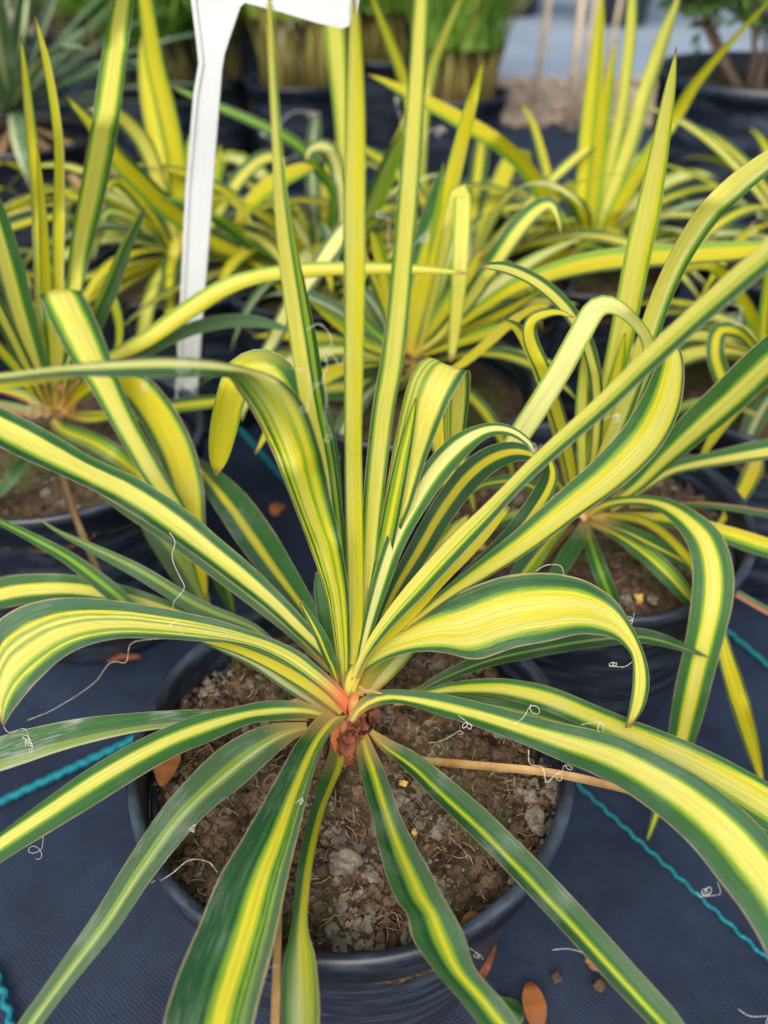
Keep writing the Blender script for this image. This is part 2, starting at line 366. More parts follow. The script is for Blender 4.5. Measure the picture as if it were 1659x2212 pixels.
def leaf(parent, mat, pts, keys, n=None, name='leaf', chan=.15, k=.50, wav=0, label=None, warp=None, cols=8, mat2=None):
    """pts: (x,y,w) centre stations or (xl,yl,xr,yr) rails, measured on the photo; keys: depth of the leaf in the scene along its length"""
    keys = keys.split()
    n = n or max(16, min(64, len(pts)*6))
    if len(pts[0]) == 3:
        Q = crom(pts, n); rails = False
        cx, cy = Q[:, 0], Q[:, 1]; W = np.maximum(Q[:, 2], 1.0)
    else:
        P = np.array(pts, float); ctr = np.c_[(P[:, 0]+P[:, 2])/2, (P[:, 1]+P[:, 3])/2]
        Q = crom(np.c_[ctr, P[:, 0]-ctr[:, 0], P[:, 1]-ctr[:, 1]], n); rails = True
        cx, cy = Q[:, 0], Q[:, 1]
    d = np.r_[0, np.cumsum(np.hypot(np.diff(cx), np.diff(cy)))]; d /= d[-1]
    kf = np.linspace(0, 1, len(keys)); kd = []
    for f, kk in zip(kf, keys):
        i = int(np.argmin(abs(d-f))); kd.append((f, depth_of(cx[i], cy[i], kk)))
    if len(kd) > 2:
        cc = crom(np.array(kd), 60); cc = cc[np.argsort(cc[:, 0])]; dd = np.interp(d, cc[:, 0], cc[:, 1])
    else: dd = np.interp(d, [q[0] for q in kd], [q[1] for q in kd])
    Cn = [CAM+ray(cx[i], cy[i])*dd[i] for i in range(n)]
    L3, R3 = [], []; np_ = None
    for i in range(n):
        T = (Cn[min(i+1, n-1)]-Cn[max(i-1, 0)]).normalized()
        s0 = T.cross(Vector((0, 0, 1)))
        vd = (CAM-Cn[i]).normalized()
        nn = vd.copy()
        if s0.length > .15:
            s0.normalize(); q = s0.cross(T).normalized()
            if q.dot(vd) < 0: q = -q
            nn = (q*(1-k)*min(1, s0.length*1.2)+vd*k).normalized()
        if np_ is not None: nn = (nn*.5+np_*.5).normalized()
        np_ = nn
        if rails:
            xl, yl, xr, yr = cx[i]+Q[i, 2], cy[i]+Q[i, 3], cx[i]-Q[i, 2], cy[i]-Q[i, 3]
        else:
            tx = cx[min(i+1, n-1)]-cx[max(i-1, 0)]; ty = cy[min(i+1, n-1)]-cy[max(i-1, 0)]; m = math.hypot(tx, ty) or 1
            px, py = ty/m, -tx/m           # left-hand side of travel in image coords (y down)
            xl, yl, xr, yr = cx[i]+px*W[i]/2, cy[i]+py*W[i]/2, cx[i]-px*W[i]/2, cy[i]-py*W[i]/2
        for (ex, ey, out) in ((xl, yl, L3), (xr, yr, R3)):
            r = ray(ex, ey); den = r.dot(nn)
            t = (Cn[i]-CAM).dot(nn)/den if abs(den) > 1e-4 else dd[i]
            t = min(max(t, dd[i]*.86), dd[i]*1.14)
            out.append(CAM+r*t)
    return ribbon(name, L3, R3, mat, parent, cols, chan, wav, label, warp, seed=rnd.uniform(0, 50), mat2=mat2)
def free_leaf(parent, mat, base, az, el, length, width, bend, name='leaf', twist=0, n=16, cols=4, chan=.12):
    """leaf grown in 3-D from the crown: az azimuth, el start elevation, bend = total downward curl (radians)"""
    p = Vector(base); L3, R3 = [], []; hd = Vector((math.sin(az), math.cos(az), 0)); sd_ = Vector((hd.y, -hd.x, 0))
    ds = length/(n-1); pts = []
    for i in range(n):
        t = i/(n-1); e = el-bend*t**1.6
        T = hd*math.cos(e)+Vector((0, 0, math.sin(e)))
        side = sd_*math.cos(twist*t)+(sd_.cross(T))*math.sin(twist*t)
        wd = width*(.45+.55*min(1, t*3))*(1-max(0, (t-.55)/.45)**1.8)+.0004
        L3.append(p-side*wd/2); R3.append(p+side*wd/2)
        p = p+T*ds+sd_*ds*.10*math.sin(3*t+az*7)
        if p.z < .01: p.z = .01
    return ribbon(name, L3, R3, mat, parent, cols, chan, seed=az)
def tube(pts, r, sides=5, taper=1.0, rr=None):
    pts = [Vector(p) for p in pts]; n = len(pts); vs = []; fs = []
    up = Vector((.13, .2, .97))
    for i, p in enumerate(pts):
        T = (pts[min(i+1, n-1)]-pts[max(i-1, 0)])
        if T.length < 1e-9: T = Vector((0, 0, 1))
        T.normalize(); a = T.cross(up)
        if a.length < .05: a = T.cross(Vector((1, 0, 0)))
        a.normalize(); b = T.cross(a)
        R = rr[i] if rr else r*(1+(taper-1)*i/(n-1))
        for k in range(sides):
            f = 2*math.pi*k/sides; vs.append(p+(a*math.cos(f)+b*math.sin(f))*R)
    for i in range(n-1):
        for k in range(sides):
            k2 = (k+1) % sides; fs.append((i*sides+k, i*sides+k2, (i+1)*sides+k2, (i+1)*sides+k))
    fs.append(tuple(range(sides-1, -1, -1))); fs.append(tuple((n-1)*sides+k for k in range(sides)))
    return vs, fs
# ------------------------------------------------------------------ pots
def lathe(cx, cy, prof, seg=72, wob=0):
    vs = []; fs = []
    for r, z in prof:
        for k in range(seg):
            a = 2*math.pi*k/seg; q = r*(1+wob*math.sin(2*a+1))
            vs.append((cx+q*math.cos(a), cy+q*math.sin(a), z))
    for i in range(len(prof)-1):
        for k in range(seg):
            k2 = (k+1) % seg; fs.append((i*seg+k, i*seg+k2, (i+1)*seg+k2, (i+1)*seg+k))
    return vs, fs
def pot(parent, cx, cy, r, h, seg=72, wob=.006):
    rb = r*.74; t = .0022
    body = [(0.0005, .002), (rb-.004, .002), (rb, .006), (rb+(r-rb)*.45, h*.5), (r-.010, h-.030)]
    vs, fs = lathe(cx, cy, body+[(r-.0085, h-.026), (r-.0085-t, h-.026), (r-.012-t, h-.034), (rb+(r-rb)*.45-t, h*.5), (rb-t*2, .01)], seg, wob)
    o = mesh('pot', vs, fs, M_pot, parent)
    rim = [(r-.0075, h-.028), (r-.0035, h-.0265), (r-.0035, h-.009), (r-.0005, h-.0075), (r, h-.003), (r-.0012, h), (r-.0035, h+.0006), (r-.0062, h-.0006), (r-.0075, h-.004), (r-.0078, h-.028)]
    mesh('pot_rim', *lathe(cx, cy, rim, seg, wob), M_pot, o)
    return o
def soil_z(x, y, z0): return z0+.008*noise.noise(Vector((x*22, y*22, 1)))+.005*noise.noise(Vector((x*70, y*70, 5)))+.003*noise.noise(Vector((x*210, y*210, 9)))
def soil(parent, cx, cy, r, z0, rings=40, seg=110, crumbs=0, fib=0):
    vs = [(cx, cy, soil_z(cx, cy, z0))]; fs = []
    for i in range(1, rings+1):
        q = r*i/rings
        for k in range(seg):
            a = 2*math.pi*k/seg; x = cx+q*math.cos(a); y = cy+q*math.sin(a); vs.append((x, y, soil_z(x, y, z0)-(.004*(i/rings)**6)))
    for k in range(seg): fs.append((0, 1+k, 1+(k+1) % seg))
    for i in range(1, rings):
        for k in range(seg):
            k2 = (k+1) % seg; a = 1+(i-1)*seg; b = a+seg; fs.append((a+k, b+k, b+k2, a+k2))
    o = mesh('soil', vs, fs, M_soil, parent)
    if crumbs:
        pa, pb = [], []
        for i in range(crumbs):
            a = rnd.uniform(0, 6.283); q = r*.985*math.sqrt(rnd.random()); x = cx+q*math.cos(a); y = cy+q*math.sin(a)
            s = rnd.uniform(.0006, .0019) if rnd.random() < .88 else rnd.uniform(.0022, .0040)
            big = s > .0022
            cl = noise.noise(Vector((x*30, y*30, 11)))
            (pb if (cl > .18 and rnd.random() < .6) or rnd.random() < .03 else pa).append(lump((x, y, soil_z(x, y, z0)+s*.25), s, i, .75, 2 if big else 1))
        tag(mesh('soil_crumbs', *join(pa), M_crumb, parent, smooth=False), 'dark brown crumbs of peat on the soil', kind='stuff')
        tag(mesh('soil_crumbs', *join(pb), M_pale, parent, smooth=False), 'pale grey crumbs of dried peat on the soil', kind='stuff')
    if fib:
        pf = []
        for i in range(fib):
            a = rnd.uniform(0, 6.283); q = r*.95*math.sqrt(rnd.random()); x = cx+q*math.cos(a); y = cy+q*math.sin(a); f = rnd.uniform(0, 6.283); ln = rnd.uniform(.003, .014)
            b = rnd.uniform(-.6, .6); P = []
            for t in np.linspace(0, 1, 5):
                xx = x+ln*t*math.cos(f+b*t); yy = y+ln*t*math.sin(f+b*t); P.append((xx, yy, soil_z(xx, yy, z0)+.0012+.003*math.sin(t*3.1)*rnd.random()))
            pf.append(tube(P, rnd.uniform(.00012, .00032), 3))
        tag(mesh('peat_fibres', *join(pf), M_fibre, parent), kind='stuff')
    return o
GRP = 'potted variegated yuccas on the nursery ground'
def plant(cx, cy, label, r=.12, h=.19, zsoil=.163, crumbs=0, fib=0, seg=72, group=GRP):
    root = empty('potted_yucca', (cx, cy, 0), label, 'potted plant', group)
    pot(root, cx, cy, r, h, seg); soil(root, cx, cy, r-.006, zsoil, crumbs=crumbs, fib=fib, rings=40 if crumbs else 14, seg=110 if crumbs else 48)
    return root

# ------------------------------------------------------------------ hero plant
# material patterns (colour until u)
MY = 'L0.07 Y0.95 L1'; 
def hero():
    root = plant(-.017, .282, 'large yellow and green striped yucca in the sharp front pot, leaves spilling over the rim', crumbs=7500, fib=800, seg=128)
    B = .55
    def H(pat, pts, keys, dust=.12, base=B, pat2=None, **kw): return leaf(root, leafmat(pat, dust, base, pat2=pat2), pts, keys, **kw)
    # upright leaves
    H('D0.3 G1', [(742,1450,12),(716,1400,26),(700,1330,30),(690,1270,24),(684,1235,6)], 'z.205 y.32 y.34')
    H('D0.4 T0.7 G1', [(750,1475,5),(745,1400,14),(737,1250,24),(729,1150,26),(722,1000,24),(708,890,14),(700,840,3)], 'y.308 y.345 y.355')
    # cream leaf that arches over behind
    H('L0.10 P0.70 L0.74 G1', [(750,1500,5),(744,1450,14),(712,1250,40),(676,1080,60),(640,930,84),(612,850,96),(574,800,92),(524,806,74),(498,860,64),(482,930,60),(472,990,42),(467,1028,5)],
      'y.31 y.34 y.36 y.37 y.38', pat2=('L0.06 Y0.7 O0.95 L1', .66, .74))
    H('L0.08 Y0.55 L0.62 G1', [(756,1475,5),(762,1400,14),(745,1280,32),(722,1100,36),(704,960,34),(688,850,30),(672,730,24),(654,620,14),(641,545,3)], 'y.306 y.335 y.335', base=.4)
    H('L0.05 P0.70 G0.84 L1', [(750,1480,10),(752,1410,18),(737,1300,30),(716,1150,42),(697,1000,44),(671,870,46),(650,740,46),(628,600,44),(609,450,33),(598,300,22),(589,150,17),(583,20,13),(579,-70,4)], 'y.304 y.32 y.325 y.33', base=.3)
    # middle sword leaf
    H('G0.05 L0.10 P0.5 Y0.93 L1', [(752,1500,12),(757,1450,24),(764,1400,32),(768,1300,36),(765,1100,38),(763,950,38),(764,800,42),(766,600,46),(765,450,49),(767,300,45),(767,180,38),(766,90,28),(765,20,16),(764,-30,4)], 'y.302 y.308 y.312', base=.25)
    H('S0.03 G0.20 L0.34 P0.86 L0.90 G1', [(758,1490,8),(770,1440,16),(780,1380,24),(792,1250,36),(806,1080,44),(826,900,48),(849,760,49),(866,600,46),(881,430,46),(894,260,42),(903,130,36),(910,0,30),(914,-120,14),(915,-180,2)],
      'y.304 y.318 y.33', base=.3, warp=([.20, .34, .86], [.05, .09, .84]))
    # leaf with green centre stripe between
    H('D0.10 L0.35 Y0.6 L0.8 D1', [(760,1490,5),(778,1430,14),(800,1330,26),(826,1210,34),(850,1090,36),(872,980,30),(890,900,16),(898,860,3)], 'y.30 y.315 y.33')
    # broad arched leaf on the right of the centre
    H('L0.08 P0.14 M0.18 P0.24 L0.3 M0.34 P0.84 G1', [(756,1480,764,1480),(766,1425,784,1425),(778,1370,800,1372),(797,1250,838,1250),(812,1150,864,1152),(828,1085,890,1088),(846,985,921,992),(866,885,960,892),(884,820,990,832),(912,776,1012,800),(944,778,1017,812),(956,845,1015,850),(958,930,1006,930),(962,985,1000,985)],
      'y.30 y.315 y.325 y.34 y.36', chan=.06, base=.3)
    H('G0.22 W0.62 L0.68 G1', [(760,1480,8),(776,1430,14),(808,1310,32),(850,1180,44),(893,1095,50),(942,1018,58),(995,962,52),(1050,930,32),(1100,930,22),(1140,955,16),(1158,985,5)], 'y.30 y.31 y.33 y.32', base=.3)
    H('D0.32 O0.60 D1', [(764,1480,8),(790,1420,14),(850,1285,36),(905,1190,50),(958,1100,56),(1010,1032,60),(1060,992,56),(1110,976,44),(1152,984,26),(1172,1005,5)], 'y.30 y.34 y.37 y.37', base=.2, dust=.05)
    H('L0.2 P0.8 L1', [(810,1400,14),(880,1295,40),(935,1210,52),(978,1155,40),(1012,1112,6)], 'y.31 y.35 y.37')
    H('D0.5 Y0.82 G1', [(870,1360,12),(975,1275,28),(1055,1208,40),(1112,1150,42),(1160,1085,44),(1186,1035,38),(1186,1000,22),(1170,975,5)], 'y.31 y.33 y.36 y.37', dust=.2)
    # arched leaf to the right with brown edge
    H('G0.24 L0.3 Y0.5 P0.8 Y0.88 G1', [(880,1350,12),(965,1283,24),(1035,1235,40),(1130,1168,56),(1220,1096,68),(1315,1020,84),(1383,950,92),(1424,880,88),(1444,815,70),(1450,765,46),(1438,735,14)], 'y.31 y.33 y.35 y.36 y.37', base=.3)
    # yellow partner under the long leaf
    H('Y0.3 O1', [(762,1495,8),(778,1450,14),(800,1405,22),(870,1332,40),(950,1240,46),(1035,1160,34),(1100,1095,8)], 'y.296 y.31 y.33', base=.3)
    # the long straight leaf to the upper right
    H('P0.42 L0.45 P0.56 L0.62 G0.78 T0.96 S1', [(765,1465,14),(790,1410,20),(840,1340,32),(900,1272,44),(980,1185,46),(1060,1103,38),(1110,1050,34),(1180,982,37),(1300,876,42),(1400,780,46),(1506,683,50),(1600,600,54),(1659,550,54),(1760,455,50),(1900,340,20),(1950,290,3)],
      'y.296 y.30 y.29 y.28 y.27', base=.35, chan=.16)
    # broad upright leaf that folds over to the left
    H('G0.06 Y0.10 D0.15 L0.19 Y0.23 L0.27 P0.42 Y0.56 L0.64 Y0.80 L0.86 D1',
      [(738,1500,750,1502),(730,1450,754,1450),(724,1400,756,1400),(704,1285,753,1285),(668,1180,738,1180),(630,1080,715,1078),(592,985,694,980),(548,895,662,885),(514,845,628,838),(496,818,590,812),(476,815,548,797),(432,815,455,777),(345,816,352,771),(245,815,248,777),(130,814,130,789),(40,822,30,802),(-60,836,-70,816),(-150,860,-160,850)],
      'y.304 y.30 y.295 y.27 y.25 y.25', chan=.07, base=.3, n=80, pat2=('V0.10 G0.22 T0.48 L0.53 W0.88 G1', .52, .68))
    H('L0.1 Y0.85 L1', [(190,812,3),(110,818,14),(40,825,24),(-20,832,30),(-120,850,24),(-170,865,4)], 'y.252 y.25 y.25')
    # long leaf to the upper left
    H('D0.20 L0.26 P0.68 G0.74 D0.86 G1', [(735,1492,748,1480),(716,1455,738,1440),(690,1418,716,1400),(640,1372,668,1348),(575,1314,608,1284),(500,1257,542,1220),(430,1205,475,1163),(350,1150,400,1099),(252,1087,300,1034),(152,1036,198,987),(52,992,100,929),(-8,962,10,884),(-80,925,-70,852),(-220,870,-210,810),(-380,800,-382,797)],
      'z.205 z.25 z.28 z.29 z.285', base=.9, warp=([.26, .68], [.30, .86]))
    H('E0.03 V0.5 M0.75 V1', [(712,1450,10),(640,1375,20),(560,1305,30),(470,1235,34),(380,1168,32),(290,1112,26),(215,1068,8)], 'z.20 z.225 z.24 z.24')
    H('T0.32 Y0.52 G1', [(738,1470,12),(702,1390,26),(657,1310,46),(602,1232,68),(552,1160,80),(502,1090,74),(455,1035,52),(420,995,20),(405,975,4)], 'z.205 z.225 z.22 z.20', dust=.2)
    # lower left long thin ones
    H('V0.5 M0.75 V1', [(690,1450,10),(600,1400,18),(540,1356,26),(425,1310,34),(300,1235,32),(190,1180,20),(125,1148,10),(80,1118,2)], 'z.195 z.215 z.235 z.25')
    H('G0.4 L0.65 G1', [(640,1430,10),(480,1390,14),(360,1350,24),(290,1318,34),(235,1272,38),(150,1207,30),(70,1162,22),(0,1127,14),(-40,1108,3)], 'z.19 z.20 z.225 z.24')
    H('G0.30 P0.62 Y0.68 G1', [(660,1450,10),(540,1390,20),(400,1330,32),(280,1292,46),(160,1270,56),(60,1272,64),(0,1282,66),(-80,1305,44),(-150,1340,5)], 'z.19 z.20 z.20 z.18', dust=.2)
    # big striped arching leaf on the left
    H('T0.19 L0.22 P0.27 L0.31 M0.33 P0.56 M0.575 P0.66 M0.68 Y0.76 G0.80 T1',
      [(748,1545,754,1512),(715,1508,738,1486),(668,1470,695,1446),(612,1432,648,1408),(556,1404,600,1384),(495,1390,540,1362),(425,1385,468,1338),(350,1380,385,1320),(255,1380,285,1302),(180,1398,185,1291),(125,1430,105,1294),(75,1478,35,1314),(42,1517,-18,1358),(22,1545,-32,1440),(8,1570,-8,1545)],
      'z.205 z.235 z.25 z.24 z.21', chan=.12, base=.95, warp=([.27, .80], [.24, .82]))
    H('G0.15 Y0.45 O0.7 G1', [(738,1540,16),(700,1503,30),(650,1466,40),(590,1432,36),(520,1402,28),(450,1384,16),(400,1374,4)], 'z.195 z.215 z.225')
    H('G0.2 S0.5 L0.6 G1', [(722,1548,14),(680,1515,26),(620,1474,32),(550,1428,28),(480,1398,20),(430,1382,5)], 'z.19 z.205 z.215')
    # left low leaves
    H('S0.10 M0.34 V0.5 G1', [(665,1552,10),(560,1546,24),(450,1549,34),(300,1560,42),(150,1586,60),(0,1629,72),(-100,1670,50),(-200,1710,5)], 'z.195 z.215 z.21 z.19', dust=.75)
    H('G0.34 L0.38 P0.62 L0.66 G1', [(712,1556,714,1536),(662,1552,652,1516),(602,1556,576,1514),(540,1564,502,1528),(456,1601,425,1545),(382,1632,344,1577),(302,1678,250,1625),(222,1728,165,1678),(118,1792,80,1740),(10,1858,0,1800),(-60,1905,-70,1860),(-150,1960,-155,1945)],
      'z.20 z.225 z.22 z.20', dust=.15, warp=([.38, .62], [.50, .93]))
    H('V0.36 M0.42 S0.50 L0.56 M0.62 V1', [(668,1580,662,1560),(632,1600,600,1562),(585,1640,540,1578),(525,1696,470,1620),(452,1754,400,1688),(390,1820,345,1753),(320,1910,275,1858),(252,2010,205,1972),(182,2096,143,2062),(126,2166,82,2150),(92,2214,42,2205),(30,2300,-5,2290),(-40,2390,-43,2388)],
      'z.195 z.215 z.20 z.17', dust=.30)
    # big front leaf
    H('V0.14 M0.16 G0.20 L0.23 G0.26 L0.29 Y0.50 L0.54 D0.66 G0.68 D1',
      [(752,1545,712,1538),(736,1560,688,1546),(712,1588,645,1598),(690,1632,614,1650),(668,1705,573,1725),(645,1800,523,1812),(622,1895,472,1897),(602,1990,430,1998),(582,2080,391,2088),(562,2150,364,2165),(548,2212,349,2228),(528,2300,330,2325),(495,2470,385,2490),(452,2620,447,2622)],
      'z.207 z.225 z.226 z.218 z.18', chan=.14, dust=.22)
    # narrow twisted leaf
    H('L0.06 O0.36 L0.42 G1', [(742,1612,714,1614),(742,1650,702,1655),(702,1749,668,1758),(677,1859,644,1868),(665,1965,632,1975),(667,2015,624,2030),(680,2062,612,2080),(689,2140,607,2144),(690,2212,609,2214),(682,2300,622,2304),(668,2400,640,2402),(655,2480,652,2481)],
      'z.18 z.200 z.212 z.215 z.205', dust=.15, base=.3, warp=([.16, .42], [.40, .75]), pat2=('G0.10 M0.25 S0.55 M0.75 G1', .50, .95))
    # front right pair
    H('V0.30 L0.36 Y0.50 L0.62 D0.78 G1', [(794,1585,768,1590),(810,1620,770,1625),(830,1663,777,1665),(866,1763,804,1765),(900,1828,820,1842),(929,1882,838,1900),(952,1930,858,1948),(972,1962,878,1972),(1004,2022,892,2030),(1026,2090,938,2096),(1079,2154,992,2158),(1124,2212,1038,2216),(1190,2300,1115,2305),(1250,2400,1205,2410),(1310,2500,1306,2502)],
      'z.185 z.21 z.215 z.20', dust=.25, wav=.02)
    H('V0.40 G0.52 L0.60 Y0.66 L0.72 D1', [(800,1580,12),(835,1610,30),(897,1652,46),(955,1705,56),(1029,1772,62),(1100,1842,64),(1175,1920,66),(1259,2010,66),(1340,2100,66),(1400,2165,64),(1452,2225,60),(1530,2340,34),(1600,2440,3)],
      'z.185 z.21 z.21 z.18', dust=.45)
    # right long ones
    H('D0.5 M0.6 D1', [(840,1510,10),(905,1490,14),(960,1462,24),(1050,1426,32),(1150,1402,38),(1270,1381,38),(1370,1373,34),(1420,1380,28),(1475,1398,18),(1530,1420,3)], 'z.19 z.205 z.20 z.18', dust=.2)
    H('G0.28 L0.36 Y0.50 P0.74 L0.80 G1', [(840,1512,10),(915,1498,14),(980,1487,28),(1080,1486,42),(1180,1508,52),(1270,1545,54),(1350,1580,58),(1420,1610,66),(1500,1650,78),(1580,1696,88),(1659,1745,92),(1750,1810,60),(1830,1880,8)], 'z.19 z.215 z.21 z.18', dust=.3, warp=([.36, .74], [.05, .70]))
    H('G0.5 M1', [(850,1520,10),(940,1510,20),(1100,1528,30),(1250,1570,36),(1380,1620,30),(1450,1660,5)], 'z.185 z.195 z.18', dust=.25)
    H('G0.12 T0.36 L0.40 P0.66 L0.70 G0.9 T1', [(750,1556,764,1562),(766,1524,784,1540),(795,1499,818,1524),(829,1490,868,1520),(929,1494,938,1542),(1054,1521,1035,1572),(1179,1554,1140,1612),(1279,1575,1215,1645),(1350,1595,1275,1669),(1412,1624,1335,1700),(1472,1655,1388,1736),(1529,1689,1440,1776),(1599,1744,1500,1834),(1659,1804,1558,1908),(1715,1880,1612,1980),(1770,1980,1657,2062),(1830,2120,1715,2190),(1900,2290,1830,2330),(1960,2450,1956,2452)],
      'z.20 z.235 z.245 z.23 z.20', dust=.15, warp=([.40, .66], [.08, .62]))
    # behind the fan: short ones
    H('L0.2 W0.8 L1', [(795,1500,16),(832,1458,30),(872,1415,30),(910,1372,14)], 'y.298 y.32 y.35')
    H('L0.3 O0.6 M1', [(775,1500,20),(800,1452,34),(842,1405,30),(880,1360,10)], 'y.298 y.32 y.35')
    H('G0.3 Y0.5 G1', [(740,1500,14),(715,1430,24),(690,1370,26),(650,1300,10)], 'z.20 z.24 z.26')
    # the wide leaf on the right with the kink
    H('G0.10 D0.16 G0.22 L0.26 Y0.34 P0.55 Y0.62 P0.80 L0.84 G0.90 T1',
      [(738,1500,750,1515),(742,1455,770,1480),(760,1422,796,1447),(800,1383,848,1420),(853,1349,905,1408),(915,1313,962,1411),(979,1284,1030,1425),(1079,1247,1108,1401),(1169,1237,1188,1385),(1254,1250,1258,1370),(1322,1290,1318,1377),(1362,1345,1350,1397),(1392,1412,1366,1425),(1403,1470,1366,1480),(1393,1525,1358,1535),(1362,1572,1350,1572)],
      'z.205 z.245 z.262 z.25 z.22', chan=.10, base=.4, n=72, warp=([.26, .84], [.22, .88]))
    # dried sheath, red heart, stem
    stem = lathe(-.0215, .292, [(.0005, .150), (.010, .152), (.0095, .170), (.0085, .180), (.0075, .187), (.004, .192), (.0005, .193)], 18)
    o = mesh('stem', *stem, simple('stem_skin', (.16, .05, .03), .7, .3, (.38, .14, .07), 120), root)
    for (x0, y0, x1, y1, ww, a) in ((738,1548,792,1536,30,0),(770,1560,745,1650,32,1),(800,1530,815,1560,26,2),(752,1590,765,1640,26,3),(725,1560,742,1600,22,4),(760,1585,790,1580,30,5),(742,1570,760,1640,34,6),(790,1535,822,1532,20,7),(775,1545,790,1600,24,8),(735,1600,752,1655,22,9)):
        P0 = at(x0, y0, 'z.192'); P1 = at(x1, y1, 'z.178'); n_ = 18; L3, R3 = [], []
        ax = (P1-P0); sd2 = ax.cross(Vector((0, -.4, 1))).normalized()
        for i in range(n_):
            t = i/(n_-1); c = P0.lerp(P1, t); wd = ww/1800*.34*(.5+.9*math.sin(.5+2.2*t))*(1+.35*noise.noise(Vector((t*6, a*3, 0))))
            off = Vector((0, -.3, .9))*(.004*math.sin(3*t+a)+.003*noise.noise(Vector((t*9, a, 2))))
            L3.append(c-sd2*wd*.5+off+Vector((0, 0, .003*noise.noise(Vector((t*14, a, 5)))))); R3.append(c+sd2*wd*.5+off+Vector((0, 0, .004*noise.noise(Vector((t*12, a, 8))))))
        ob = ribbon('dry_sheath', L3, R3, M_sheath, root, cols=8, chan=.5)
        for v in ob.data.vertices: v.co += Vector((noise.noise(v.co*260), noise.noise(v.co*260+Vector((5, 0, 0))), noise.noise(v.co*260+Vector((0, 7, 0)))))*.0016+Vector((noise.noise(v.co*700), 0, noise.noise(v.co*700+Vector((9, 0, 0)))))*.0012
        ob.data.polygons.foreach_set('use_smooth', [False]*len(ob.data.polygons))
        ob['label'] = 'crumpled rusty brown dead sheath at the foot of the leaves'
    M_heart = simple('red_heart', (.50, .085, .045), .4, .4, (.66, .36, .10), 120, trans=.25)
    leaf(root, M_heart, [(758,1545,10),(762,1525,20),(766,1500,20),(772,1480,12),(776,1470,4)], 'z.200 z.203 z.207', name='leaf_base', label='coral red bare leaf foot', chan=.25)
    leaf(root, M_heart, [(730,1630,8),(726,1610,16),(724,1590,18),(730,1570,10)], 'z.178 z.186 z.196', name='leaf_base', label='coral red bare leaf foot', chan=.25)
    # dry straw-like leaves
    leaf(root, M_dry, [(905,1636,6),(940,1645,16),(1050,1655,18),(1180,1668,18),(1290,1690,18),(1372,1716,5)], 'z.175 z.20 z.195', name='dry_leaf', label='thin tan dried leaf lying across the rim', chan=.3)
    leaf(root, M_dry, [(606,1900,6),(603,1960,13),(598,2080,17),(594,2212,19),(590,2300,16)], 'z.20 z.20 z.18', name='dry_leaf', label='thin tan dried leaf hanging down in front', chan=.3)
    leaf(root, M_dry, [(775,1482,6),(785,1492,8),(800,1494,7),(826,1498,3)], 'z.222 z.222', name='dry_leaf', chan=.2)
    leaf(root, M_dry, [(605,1540,6),(625,1522,14),(655,1515,16),(680,1520,6)], 'z.185 z.19', name='dry_leaf', chan=.2)
    return root
hero_root = hero()

